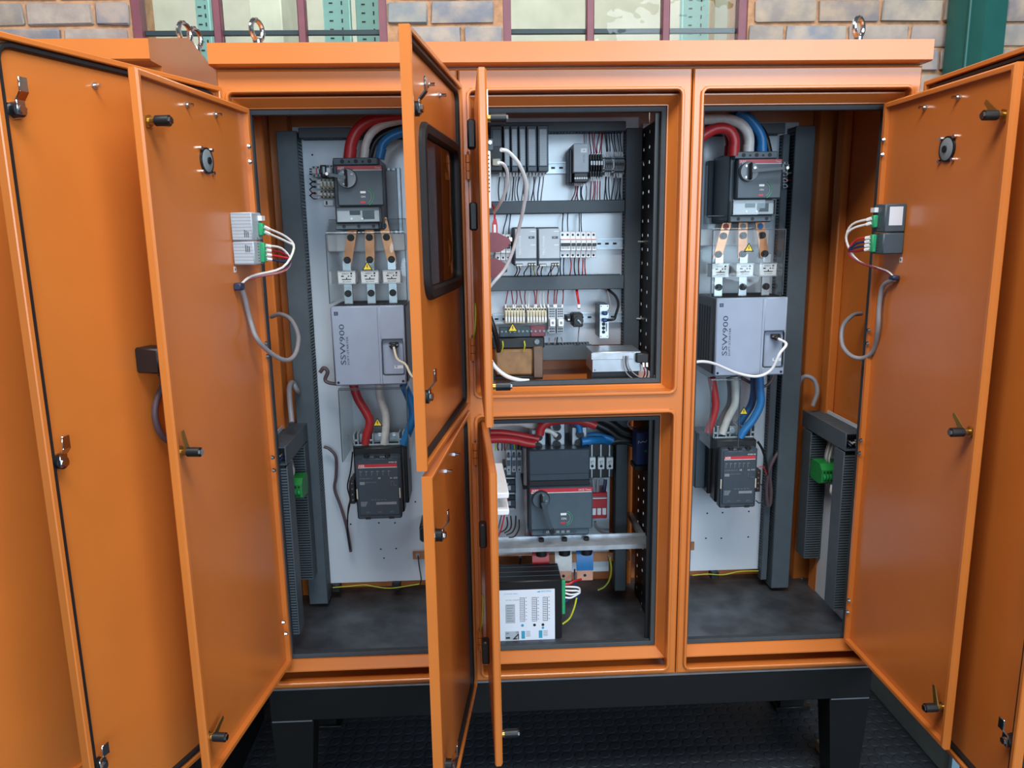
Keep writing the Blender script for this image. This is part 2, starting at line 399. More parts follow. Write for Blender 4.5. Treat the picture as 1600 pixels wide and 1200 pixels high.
# ================================================================ the switchgear cabinet
cab = thing('switchgear_cabinet', 'three-bay orange switchgear cabinet with its doors open on a black base', 'cabinet', (0, .25, 0))
BAYX = (-.6, 0., .6)
LIP = [(.0, -.007), (.0, .022), (.028, .022), (.028, .0), (.011, .0), (.011, -.005), (.009, -.007)]
def opening(xc, z0, z1, mb, top, bot):
    """front face ring with a raised rolled lip, then the set-back inner frame and gasket"""
    xa, xb = xc-.271, xc+.271
    mb.sweep(xa, xb, z0, z1, [(0, -.006), (.002, -.008), (.006, -.008), (.008, -.006), (.008, .006), (0, .006)], OR, .012, 3)
    for sx, cx in ((-1, xa), (1, xb)):
        for sz, cz in ((-1, z0), (1, z1)):
            ox, oz = cx-sx*.012, cz-sz*.012
            P = [(cx+sx*.0085, cz+sz*.0085)]+[(ox+sx*.0185*math.cos(t), oz+sz*.0185*math.sin(t)) for t in [math.pi/2*k/4 for k in range(5)]]
            mb.prism(P, 'y', .0002, .006, OR)
INZ = [(.018, .0), (.018, .0)]
def inner_ring(mb, gb, xa, xb, za, zb):
    mb.sweep(xa, xb, za, zb, [(0, .060), (.002, .055), (.004, .055), (.0225, .026), (.026, .026), (.026, .075), (0, .075)], OR)
    gb.sweep(xa, xb, za, zb, [(-.0115, .058), (-.0125, .059), (-.0125, .076), (-.0006, .076), (-.0006, .056), (-.002, .055)], GAS)
for i, xc in enumerate(BAYX):
    body = MB(); gk = MB()
    xl, xr = xc-.2985, xc+.2985
    zs = [(.02, 1.646)] if i != 1 else [(.02, .800), (.860, 1.646)]
    # front face: one flat ring with a softened outer edge
    zz = [0.004]+[v for q in zs for v in q]+[1.696]
    body.box(xl+.004, xc-.279, 0, .006, F+.004, F+1.696, OR); body.box(xc+.279, xr-.004, 0, .006, F+.004, F+1.696, OR)
    for k in range(0, len(zz), 2): body.box(xc-.279, xc+.279, 0, .006, F+zz[k]-(.008 if k and 0 else 0)+(.008 if k else 0), F+zz[k+1]-(.008 if k+2 < len(zz) else 0), OR)
    body.sweep(xl+.004, xr-.004, F+.004, F+1.696, [(0, 0), (.004, .004), (.004, .006), (0, .006)], OR)
    ins = [(.062, 1.615)] if i != 1 else [(.062, .776), (.872, 1.615)]
    for (z0, z1), (a, b) in zip(zs, ins):
        opening(xc, F+z0, F+z1, body, 0, 0)
        inner_ring(body, gk, xc-(.262 if i == 2 else .2475), xc+.2475, F+a, F+b)
        # return from lip to inner frame; the foot of the cabinet keeps an open gutter
        for s in (-1, 1): body.box(xc+s*.271, xc+s*.275, .006, .075, F+z0, F+z1, OR)
        body.box(xc-.271, xc+.271, .006, .075, F+z1, F+z1+.004, OR)
        if z0 > .1: body.box(xc-.271, xc+.271, .006, .075, F+z0-.004, F+z0, OR)
    # carcass
    body.box(xl, xr, .5, .504, F+0, F+1.70, OR); body.box(xl, xr, .075, .5, F+1.696, F+1.70, OR); body.box(xl, xr, .006, .5, F+0, F+.004, OR)
    if i == 0: body.box(xl, xl+.003, .006, .5, F+.004, F+1.696, OR)
    if i == 2: body.box(xr-.003, xr, .006, .5, F+.004, F+1.696, OR)
    if i == 1: body.box(xl+.001, xr-.001, .08, .498, F+.82, F+.838, OR, .003)
    if i in (0, 2):
        s = -1 if i == 0 else 1
        for y, d, wv in (((.28, .05, .028) if i == 0 else (.35, .05, .028)), (.45, .045, .062)):
            body.box(xc+s*.2955, xc+s*(.2955-wv), y, y+d, F+.004, F+1.696, OR, .004)
    body.obj('bay_frame', cab); 
    gk.obj('door_gasket', cab, label='black rubber gasket')
    fl = MB(); fl.box(xl+.006, xr-.006, .079, .498, F+.066, F+.07, DST, .001)
    for x in (xl+.03, xr-.03):
        for y in (.12, .45): fl.cyl((x, y, F+.07), (x, y, F+.075), .006, STL, 8)
    fl.obj('floor_plate', cab, label='bare dark steel floor plate')
# gutter behind the bottom lip
# mounting plates
pl = MB(); pl.box(-.815, -.31, .42, .424, F+.125, F+1.62, WPL, .001)
for px, py in ((600, 872), (548, 819), (592, 817), (617, 817), (595, 858), (619, 857), (661, 815), (649, 784), (488, 242)):
    p = at(px, py, .42); pl.cyl((p.x, .4195, p.z), (p.x, .421, p.z), .003, INK, 8)
pl.obj('mounting_plate', cab, label='white painted mounting plate')
pl = MB(); pl.box(.262, .755, .42, .424, F+.125, F+1.62, WPL, .001)
for px, py in ((1105, 802), (1129, 801), (1170, 799), (1103, 841), (1127, 841), (1169, 839), (1219, 222)):
    p = at(px, py, .42); pl.cyl((p.x, .4195, p.z), (p.x, .421, p.z), .003, INK, 8)
pl.obj('mounting_plate', cab, label='white painted mounting plate')
MB().box(-.27, .25, .42, .424, F+.93, F+1.64, WPL, .001).obj('mounting_plate', cab, label='white painted mounting plate')
MB().box(-.27, .17, .42, .424, F+.135, F+.79, WPL, .001).obj('mounting_plate', cab, label='white painted mounting plate')
for xa, xb in ((-.77, -.36), (.36, .72)):
    for x in (xa, (xa+xb)/2, xb):
        MB().box(x-.014, x+.014, .405, .44, F+.098, F+.125, BPL, .002).obj('plate_support', cab)
# perforated black side panels between the middle and the right bay: real holes
def perforated(z0, z1, x, ya, yb, nz, ny, stag):
    mb = MB(); dz = (z1-z0)/nz; dy = (yb-ya)/ny; r = .0052
    for i in range(nz):
        for j in range(ny):
            zc_, yc_ = z0+dz*(i+.5), ya+dy*(j+.5)
            if stag: zc_ += dz*(.28 if j % 2 else -.22)
            sq = [(yc_s, zc_s) for yc_s, zc_s in ((ya+dy*(j+1), z0+dz*(i+.5)), (ya+dy*(j+1), z0+dz*(i+1)), (ya+dy*(j+.5), z0+dz*(i+1)), (ya+dy*j, z0+dz*(i+1)), (ya+dy*j, z0+dz*(i+.5)), (ya+dy*j, z0+dz*i), (ya+dy*(j+.5), z0+dz*i), (ya+dy*(j+1), z0+dz*i))]
            ci = [(yc_+r*math.cos(math.pi*k/4), zc_+r*math.sin(math.pi*k/4)) for k in range(8)]
            vs = [(x, a, b) for a, b in sq+ci]
            mb.add(vs, [(k, (k+1) % 8, 8+(k+1) % 8, 8+k) for k in range(8)], BLK)
    return mb.obj('perforated_side_panel', cab, label='black perforated side panel')
perforated(F+.875, F+1.60, .254, .085, .40, 17, 4, False)
perforated(F+.07, F+.78, .256, .085, .40, 18, 4, True)
for z0, z1 in ((.884, 1.602), (.075, .763)):
    MB().box(.222, .2345, .077, .081, F+z0, F+z1, BLK, .001).obj('panel_flange', cab, label='black folded flange of the perforated panel')
for z in (1.02, 1.26, 1.50):
    MB().cyl((.2535, .36, F+z), (.24, .36, F+z), .004, STL, 8).obj('panel_screw', cab)
MB().box(.232, .25, .43, .46, F+.88, F+1.6, OR, .003).obj('bay_post', cab)
MB().box(.232, .25, .43, .46, F+.08, F+.78, OR, .003).obj('bay_post', cab)

# roof canopy
rf = MB()
rf.prism([(-.033, F+1.757), (-.033, F+1.709), (-.028, F+1.706), (.02, F+1.706), (.02, F+1.7005), (.50, F+1.7005), (.50, F+1.706), (.545, F+1.706), (.55, F+1.709), (.55, F+1.757), (.26, F+1.80)], 'x', -.904, .904, OR)
rf.obj('roof_canopy', cab)
def eyebolt(px, y, parent, tilt=.35):
    x = at(px, 55, y).x; z = F+1.757+(y+.033)*.147
    mb = MB(); mb.cyl((x, y, z-.002), (x, y, z+.014), .012, CHR, 12)
    P = [(x+.024*math.cos(t)*math.sin(tilt), y+.024*math.cos(t)*math.cos(tilt), z+.038+.024*math.sin(t)) for t in [2*math.pi*i/12 for i in range(13)]]
    mb.tube(P, .0065, CHR, 8, 2); mb.obj('lifting_eye', parent, label='bright chrome lifting eye')
eyebolt(402, .07, cab); eyebolt(1341, .07, cab, .9)
# black base frame and tapered legs
MB().box(-.9, .9, .0, .05, F-.107, F-.004, BLK, .003).obj('base_beam', cab, label='black painted base beam')
MB().box(-.9, .9, .46, .5, F-.107, F-.004, BLK, .003).obj('base_beam', cab, label='black painted base beam')
for x in (-.9, .86): MB().box(x, x+.04, .05, .46, F-.107, F-.004, BLK, .003).obj('base_side_beam', cab)
MB().box(-.898, .898, -.002, .5, F-.005, F+.0, STL).obj('packing_strip', cab, label='thin bright packing strip')
for x0, x1, x2, x3 in ((.775, .90, .80, .885), (-.90, -.775, -.885, -.80)):
    for y0, y1 in ((.002, .09), (.40, .49)):
        mb = MB(); zt = F-.107
        vs = [(x0, y0, zt), (x1, y0, zt), (x1, y1, zt), (x0, y1, zt), (x2, y0+.008, .015), (x3, y0+.008, .015), (x3, y1-.008, .015), (x2, y1-.008, .015)]
        mb.add(vs, [(0, 1, 2, 3), (7, 6, 5, 4), (0, 1, 5, 4), (1, 2, 6, 5), (2, 3, 7, 6), (3, 0, 4, 7)], BLK)
        mb.box(x2-.02, x3+.02, y0-.004, y1, 0, .015, BLK, .002)
        mb.box(x0+.004, x1-.004, y0-.0015, y0+.002, zt-.003, zt+.001, STL)
        mb.obj('leg', cab, label='tapered black leg')
MB().box(.835, .915, .095, .20, 0, .03, WOO, .003).obj('wood_offcut', None, 'weathered wooden offcut on the floor behind the tapered leg beside the grey channel', 'offcut')

# ---------------------------------------------------------------- doors
class Door:
    """local frame: x = distance from the hinge, y = depth behind the inside edge plane (+ toward the inside), z = world height"""
    def __init__(s, hx, hy, ang, w, side):
        a = math.radians(ang); s.d = Vector((math.cos(a), math.sin(a), 0)); s.n = Vector((-s.d.y, s.d.x, 0))*(1 if side == 'l' else -1); s.w = w
        s.o = Vector((hx, hy, 0))
        s.T = Matrix(((s.d.x, s.n.x, 0, hx), (s.d.y, s.n.y, 0, hy), (0, 0, 1, 0), (0, 0, 0, 1)))
    def mb(s): return MB(s.T)
    def px(s, px, py, v=0.):
        d = ray(px, py); p0 = s.o+s.n*v; t = (p0-CAM).dot(s.n)/d.dot(s.n); p = CAM+d*t
        return (p-s.o).dot(s.d), v, p.z
    def world(s, u, v, z): return s.o+s.d*u+s.n*v+Vector((0, 0, z))
SHEET, INNER = -.021, -.016
def stud(D, parent, px, py, v):
    u, _, z = D.px(px, py, v); mb = D.mb(); mb.cyl((u, v, z), (u, v+.004, z), .007, STL, 6); mb.cyl((u, v, z), (u, v+.016, z), .0035, CHR, 8)
    mb.obj('earth_stud', parent)
def camlatch(D, parent, px, py, v, up=1):
    """quarter-turn latch: hex nut, black barrel, chrome cranked cam pointing up"""
    u, _, z = D.px(px, py, v+.012); mb = D.mb()
    mb.cyl((u, v, z), (u, v+.006, z), .017, CHR, 6); mb.cyl((u, v+.006, z), (u, v+.02, z), .0135, BPL, 16); mb.cyl((u, v+.02, z), (u, v+.028, z), .008, CHR, 6)
    mb.box(u-.009, u+.009, v+.02, v+.0235, z-.009, z+.018*up, CHR, .001)
    mb.add([(u+a*.009, v+.02+b, z+c*up) for a in (-1, 1) for b, c in ((0, .016), (.0035, .016), (.012, .03), (.0155, .03))], [(0, 1, 3, 2), (4, 5, 7, 6), (0, 4, 6, 2), (1, 5, 7, 3), (0, 1, 5, 4), (2, 3, 7, 6)], CHR)
    mb.box(u-.009, u+.009, v+.012+.02, v+.0155+.02, z+.029*up, z+.055*up, CHR, .001)
    mb.obj('cam_latch', parent, label='chrome cam latch')
def tonguelatch(D, parent, px, py, v, ang):
    u, _, z = D.px(px, py, v+.012); mb = D.mb()
    mb.cyl((u, v, z), (u, v+.007, z), .013, BRA, 6); mb.cyl((u, v+.007, z), (u, v+.018, z), .008, BRA, 12)
    mb.cyl((u, v+.02, z), (u, v+.048, z), .0105, BPL, 14); mb.cyl((u, v+.048, z), (u, v+.052, z), .0075, CHR, 6)
    c, s_ = math.cos(ang), math.sin(ang)
    P = [(u-s_*.009, z+c*.009), (u+s_*.009, z-c*.009), (u+c*.052+s_*.005, z+s_*.052-c*.005), (u+c*.052-s_*.005, z+s_*.052+c*.005)]
    mb.prism([(p[0], p[1]) for p in P], 'y', v+.018, v+.021, BRA)
    mb.obj('tongue_latch', parent, label='brass and black tongue latch')
def hingebolts(D, parent, pts, v):
    for px, py in pts:
        u, _, z = D.px(px, py, v); mb = D.mb(); mb.cyl((u, v, z), (u, v+.006, z), .0065, CHR, 8, .004); mb.obj('hinge_bolt', parent)
def outer_door(nm_label, D, z0, z1, window=None):
    w = D.w; mb = D.mb()
    if window is None: mb.box(.003, w-.003, SHEET, INNER, z0+.003, z1-.003, OR)
    else:
        a, b, c, d = window
        mb.box(.003, a, SHEET, INNER, z0+.003, z1-.003, OR); mb.box(b, w-.003, SHEET, INNER, z0+.003, z1-.003, OR)
        mb.box(a, b, SHEET, INNER, z0+.003, c, OR); mb.box(a, b, SHEET, INNER, d, z1-.003, OR)
    mb.sweep(.012, w-.012, z0+.012, z1-.012, [(0, SHEET), (0, -.002), (.002, 0), (.010, 0), (.012, -.002), (.012, SHEET)], OR)
    o = mb.obj('outer_door', cab, label=nm_label)
    g = D.mb(); g.sweep(.0245, w-.0245, z0+.0245, z1-.0245, [(0, INNER), (0, INNER+.007), (.003, INNER+.010), (.009, INNER+.010), (.0115, INNER+.007), (.0115, INNER)], RUB, .02, 3)
    g.obj('gasket', o)
    return o
def inner_door(nm_label, D, z0, z1, th=.020):
    w = D.w; mb = D.mb(); i = -th+.006
    mb.box(.003, w-.003, -th, i, z0+.003, z1-.003, OR)
    mb.sweep(.013, w-.013, z0+.013, z1-.013, [(0, i-.001), (0, -.001), (.002, 0), (.009, 0), (.013, -.004), (.013, -th+.003), (.01, -th), (0, -th)], OR)
    return mb.obj('inner_door', cab, label=nm_label), i
# left bay
dlo = Door(-.876, -.03, -111.5, .60, 'l')
o = outer_door('full height outer door swung wide beside the neighbouring cabinet', dlo, F+.012, F+1.656)
camlatch(dlo, o, 27, 172, INNER); camlatch(dlo, o, 94, 722, INNER); camlatch(dlo, o, 156, 1195, INNER)
stud(dlo, o, 147, 134, INNER)
dli = Door(-.828, .0244, -97.75, .505, 'l')
lid, VL = inner_door('tall inner door carrying two stacked relay units', dli, F+.0685, F+1.614)
tonguelatch(dli, lid, 238, 189, VL, math.radians(180)); tonguelatch(dli, lid, 288, 706, VL, math.radians(75)); tonguelatch(dli, lid, 329, 1151, VL, math.radians(160))
for p in ((291, 164), (336, 179)): stud(dli, lid, *p, VL)
hingebolts(dli, lid, ((388, 229), (390, 253), (415, 537), (417, 557), (425, 715), (427, 735), (442, 972), (446, 990)), 0.)
# right bay
dro = Door(.886, -.03, -91.5, .60, 'r')
o = outer_door('full height outer door standing open in front of the green column', dro, F+.012, F+1.656)
camlatch(dro, o, 1577, 1157, INNER); stud(dro, o, 1595, 122, INNER)
dri = Door(.8167, .0305, -89.48, .50, 'r')
rid, VR = inner_door('tall inner door carrying the relay unit with a white label', dri, F+.0685, F+1.614)
tonguelatch(dri, rid, 1563, 180, VR, math.radians(140)); tonguelatch(dri, rid, 1510, 675, VR, math.radians(140)); tonguelatch(dri, rid, 1468, 1105, VR, math.radians(110))
for p in ((1446, 168), (1498, 152)): stud(dri, rid, *p, VR)
hingebolts(dri, rid, ((1381, 219), (1379, 242), (1358, 516), (1356, 537), (1346, 688), (1344, 708), (1327, 938), (1325, 956)), 0.)
# middle bay, upper pair
dmu = Door(-.288, -.03, -98, .575, 'l')
wu = sorted([dmu.px(660, 330, INNER)[0], dmu.px(713, 320, INNER)[0]]); wz0 = dmu.px(690, 455)[2]; wz1 = dmu.px(690, 212)[2]
o = outer_door('short upper outer door with a smoked window', dmu, F+.838, F+1.657, (wu[0], wu[1], wz0, wz1))
wf = dmu.mb(); wf.sweep(wu[0]+.012, wu[1]-.012, wz0+.012, wz1-.012, [(0, SHEET-.004), (0, INNER+.006), (.004, INNER+.012), (.02, INNER+.012), (.026, INNER+.006), (.026, INNER), (.013, INNER), (.013, SHEET), (.026, SHEET), (.026, SHEET-.004)], RUB, .025, 5)
wf.obj('window_seal', o, label='thick black rubber window seal')
dmu.mb().box(wu[0]+.006, wu[1]-.006, SHEET+.001, SHEET+.005, wz0+.006, wz1-.006, TGL).obj('window_pane', o, label='smoked window pane')
camlatch(dmu, o, 648, 170, INNER); camlatch(dmu, o, 664, 620, INNER)
for p in ((668, 132), (686, 149)): stud(dmu, o, *p, INNER)
dml = Door(-.289, -.03, -97, .575, 'l')
o = outer_door('short lower outer door without a window', dml, F+.006, F+.826)
camlatch(dml, o, 685, 836, INNER); camlatch(dml, o, 701, 1195, INNER)
for p in ((709, 710), (696, 736)): stud(dml, o, *p, INNER)
# edge-on inner doors of the middle bay
def edge_door(lbl, z0, z1, x1, hy=.03):
    y1 = -.45; hx = -.243
    ang = math.degrees(math.atan2(y1-hy, x1-hx)); D = Door(hx, hy, ang, math.hypot(x1-hx, y1-hy), 'l')
    o, v = inner_door(lbl, D, z0, z1, .018); return D, o, v
dmi, miu, VM = edge_door('thin upper inner door seen edge-on', F+.885, F+1.614, -.2335)
dmj, mil, VN = edge_door('thin lower inner door seen edge-on', F+.062, F+.783, -.2285)
for D, o_, V, pts in ((dmi, miu, VM, ((772, 189), (776, 598))), (dmj, mil, VN, ((794, 1130),))):
    for px, py in pts:
        zz = at(px, py, -.36).z; mb = D.mb(); u = .43
        mb.cyl((u, V, zz), (u, V+.008, zz), .012, BRA, 6); mb.cyl((u, V+.008, zz), (u, V+.02, zz), .008, BRA, 12)
        mb.cyl((u, V+.02, zz), (u, V+.052, zz), .0105, BPL, 14); mb.cyl((u, V+.052, zz), (u, V+.056, zz), .007, CHR, 6)
        mb.box(u-.005, u+.005, V+.013, V+.0152, zz, zz+.055, CHR)
        mb.obj('tongue_latch', o_, label='brass and black tongue latch')
    # flush handle on the far side
    for z in ((1.50, 1.33) if D is dmi else (.6, .3)):
        mb = D.mb(); mb.box(.36, .39, -.04, -.022, F+z-.03, F+z+.03, BPL, .004); mb.obj('swing_handle', o_, label='black outside handle')
# hinge knuckles on the middle bay
for z in (1.46, .99, .70, .14):
    mb = MB()
    for k in range(3): mb.cyl((-.2785, -.017, F+z-.03+k*.021), (-.2785, -.017, F+z-.011+k*.021), .0075, OR, 10)
    mb.cyl((-.2785, -.017, F+z-.036), (-.2785, -.017, F+z+.038), .003, STL, 8); mb.obj('hinge', cab)
# chrome-tipped earth braid between the lower door and frame, yellow-green
for z, n in ((.99, 0), (.15, 1)):
    mb = MB(); mb.tube([(-.283, .0, F+z), (-.272, -.03, F+z+.05), (-.268, -.01, F+z+.1), (-.27, .01, F+z+.12)], .0025, YGW, 6); mb.obj('earth_lead', cab, label='thin yellow-green earth lead')
# ================================================================ neighbouring cabinet (left, mostly out of frame)
nb = thing('neighbour_cabinet', 'second orange cabinet standing next along, only its roof and one open door showing', 'cabinet', (-1.65, .25, 0))
mb = MB(); mb.box(-2.24, -1.06, .04, .5, F, F+1.70, OR, .004); mb.obj('body', nb)
mb = MB(); mb.prism([(-.033, F+1.768), (-.033, F+1.722), (-.028, F+1.718), (.04, F+1.718), (.04, F+1.701), (.5, F+1.701), (.5, F+1.718), (.545, F+1.718), (.55, F+1.722), (.55, F+1.768), (.25, F+1.835)], 'x', -2.26, -1.042, OR); mb.obj('roof_canopy', nb)
for px, y in ((289, .30), (305, .36)):
    x = min(at(px, 58, y).x, -1.06); z = F+1.82; m2 = MB(); m2.cyl((x, y, z-.03), (x, y, z+.016), .013, CHR, 12)
    P = [(x+.008*math.cos(t), y+.024*math.cos(t), z+.04+.026*math.sin(t)) for t in [2*math.pi*i/12 for i in range(13)]]
    m2.tube(P, .007, CHR, 8, 2); m2.obj('lifting_eye', nb, label='bright chrome lifting eye')
for x in (-2.2, -1.16):
    m2 = MB(); m2.box(x, x+.09, .06, .48, 0, F, BLK, .004); m2.obj('leg', nb, label='black leg')
ND = Door(-1.09, .03, -117, .66, 'l')
mb = ND.mb(); mb.box(.002, .658, -.022, -.012, F+.0, F+1.65, OR); mb.sweep(.016, .644, F+.016, F+1.634, [(0, -.022), (0, 0), (.016, 0), (.016, -.022)], OR); mb.obj('outer_door', nb)

# ================================================================ component builders
def duct(label, x0, x1, z0, z1, Yf, Yb, side, vertical=True, group=None, pitch=.0098):
    """slotted wiring duct: smooth cover in front, fingers down both long sides"""
    t = thing('wire_duct', label, 'wire duct', ((x0+x1)/2, Yb, (z0+z1)/2), group)
    MB().box(x0, x1, Yf, Yf+.008, z0, z1, DUC, .002).obj('cover', t)
    MB().box(x0+.002, x1-.002, Yb-.003, Yb, z0, z1, DUC).obj('base', t)
    fg = MB()
    if vertical:
        n = int((z1-z0)/pitch)
        for x in (x0+.0015, x1-.004):
            for i in range(n): fg.box(x, x+.0025, Yf+.008, Yb-.003, z0+i*pitch, z0+i*pitch+pitch*.55, DUC)
        fg.box(x0+.006, x1-.006, Yf+.012, Yb-.004, z0, z1, BKC)
    else:
        n = int((x1-x0)/pitch)
        for z in (z0+.0015, z1-.004):
            for i in range(n): fg.box(x0+i*pitch, x0+i*pitch+pitch*.55, Yf+.008, Yb-.003, z, z+.0025, DUC)
        fg.box(x0, x1, Yf+.012, Yb-.004, z0+.006, z1-.006, BKC)
    fg.obj('slotted_sides', t, kind='stuff')
    return t
def breaker(label, xl, zt, Yf, lever, sideplate=None):
    """moulded-case breaker with rotary handle; xl,zt = top-left of the front cover; 131 x 112 mm cover"""
    W, H = .131, .112; x0, x1 = xl, xl+W; Yb = .418
    t = thing('circuit_breaker', label, 'circuit breaker', (xl+W/2, Yb, zt-H))
    MB().box(x0-.014, x1-.012, Yf+.03, Yb-.03, zt-.178, zt+.02, DGR, .004).obj('base', t)
    MB().box(x0-.03, x1+.02, Yb-.03, Yb, zt-.18, zt+.0, LGR, .002).obj('mounting_bracket', t)
    ts = MB(); ts.box(x0-.008, x1-.014, Yf+.006, Yf+.034, zt+.001, zt+.021, MGR, .002)
    for k in range(3): ts.cyl((x0+.018+k*.038, Yf+.0055, zt+.011), (x0+.018+k*.038, Yf+.008, zt+.011), .006, INK, 12)
    for k in range(2): ts.cyl((x0+.037+k*.038, Yf+.0055, zt+.010), (x0+.037+k*.038, Yf+.008, zt+.010), .0035, INK, 10)
    ts.obj('terminal_cover', t)
    cv = MB(); cv.box(x0, x1, Yf, Yf+.03, zt-H, zt, MGR, .004)
    cv.obj('front_cover', t)
    rb = MB(); rb.box(x0+.003, x1-.003, Yf-.0008, Yf+.002, zt-.012, zt-.002, RED); rb.box(x0+.012, x1-.003, Yf-.0006, Yf+.002, zt-.0145, zt-.0125, INKW)
    rb.text('ABB', (x0+.006, Yf-.0014, zt-.011), (1, 0, 0), (0, 0, 1), .010, INKW); rb.text('Tmax', (x1-.006, Yf-.0014, zt-.010), (1, 0, 0), (0, 0, 1), .007, INKW, 'r')
    rb.obj('red_name_band', t)
    hc = Vector((x0+.031, Yf, zt-.036)); hd = MB()
    hd.cyl(hc, hc+Vector((0, -.007, 0)), .028, BPL, 28); hd.cyl(hc+Vector((0, -.007, 0)), hc+Vector((0, -.013, 0)), .0255, HDG, 28)
    hd.box(hc.x-.004, hc.x+.003, Yf-.032, Yf-.012, hc.z-.024, hc.z+.024, BPL, .004)
    for a in (35, 120, 240): hd.cyl(hc+Vector((.018*math.cos(math.radians(a)), -.013, .018*math.sin(math.radians(a)))), hc+Vector((.018*math.cos(math.radians(a)), -.0145, .018*math.sin(math.radians(a)))), .003, CHR, 8)
    ho = hd.obj('rotary_handle', t)
    a = math.radians(lever); L = .098 if lever > -45 and lever < 60 else .05
    e = hc+Vector((math.cos(a)*L, -.03, math.sin(a)*L)); b = hc+Vector((0, -.026, 0)); n = Vector((-math.sin(a), 0, math.cos(a)))
    lv = MB(); P = [b-n*.0048, b+n*.0048, e+n*.0035, e-n*.0035]
    lv.add(P+[p+Vector((0, -.008, 0)) for p in P], [(0, 1, 2, 3), (7, 6, 5, 4), (0, 1, 5, 4), (1, 2, 6, 5), (2, 3, 7, 6), (3, 0, 4, 7)], DGR)
    lv.cyl(e+Vector((0, -.012, 0)), e+Vector((0, .004, 0)), .005, BPL, 10); lv.cyl(e+Vector((0, -.0135, 0)), e+Vector((0, -.012, 0)), .0045, WHT, 8)
    lv.obj('handle_lever', ho)
    pr = MB(); c = Vector((x0+.076, Yf-.0006, zt-.083))
    pr.box(c.x-.011, c.x+.004, Yf-.0006, Yf, c.z+.006, c.z+.012, INKW); pr.box(c.x-.012, c.x+.002, Yf-.0006, Yf, c.z-.021, c.z-.016, RED)
    for r0, m_ in ((.02, INKG), (.026, GRN)):
        pr.tube([c+Vector((r0*math.cos(q), 0, r0*math.sin(q)-.004)) for q in [math.radians(v) for v in range(-60, 61, 20)]], .0012, m_, 5, 2)
    pr.text('ON', c+Vector((-.01, -.0004, -.006)), (1, 0, 0), (0, 0, 1), .008, INKW)
    pr.obj('position_marks', t)
    wn = MB(); z1 = zt-H-.002
    wn.box(x0-.008, x1-.014, Yf+.012, Yf+.034, z1-.043, z1, LGR, .002); wn.obj('trip_unit', t)
    tp = MB(); tp.box(x0+.03, x0+.06, Yf+.0112, Yf+.012, z1-.022, z1-.01, DGR); tp.box(x0+.066, x0+.1, Yf+.0112, Yf+.012, z1-.034, z1-.01, MGR)
    for q in (.035, .065): tp.cyl((x0+q, Yf+.0112, z1-.033), (x0+q, Yf+.0102, z1-.033), .0032, INKW, 10)
    tp.obj('trip_dials', t)
    MB().box(x0-.008, x1-.014, Yf+.003, Yf+.0055, z1-.043, z1, ACR).obj('trip_unit_window', t, label='clear trip unit window')
    fr = MB(); fr.sweep(x0-.006, x1-.016, z1-.041, z1-.002, [(0, Yf+.004), (0, Yf+.012), (.002, Yf+.012), (.002, Yf+.004)], INK); fr.obj('trip_unit_frame', t)
    bs = MB(); z2 = z1-.045; bs.box(x0-.012, x1-.02, Yf+.012, Yf+.034, z2-.018, z2, MGR, .002)
    for k in range(3): bs.cyl((x0+.012+k*.042, Yf+.0115, z2-.009), (x0+.012+k*.042, Yf+.014, z2-.009), .0052, INK, 12)
    bs.obj('terminal_cover', t)
    if sideplate: MB().box(sideplate[0], sideplate[1], .385, .418, zt-.16, zt+.012, DGR, .002).obj('side_barrier', t)
    return t
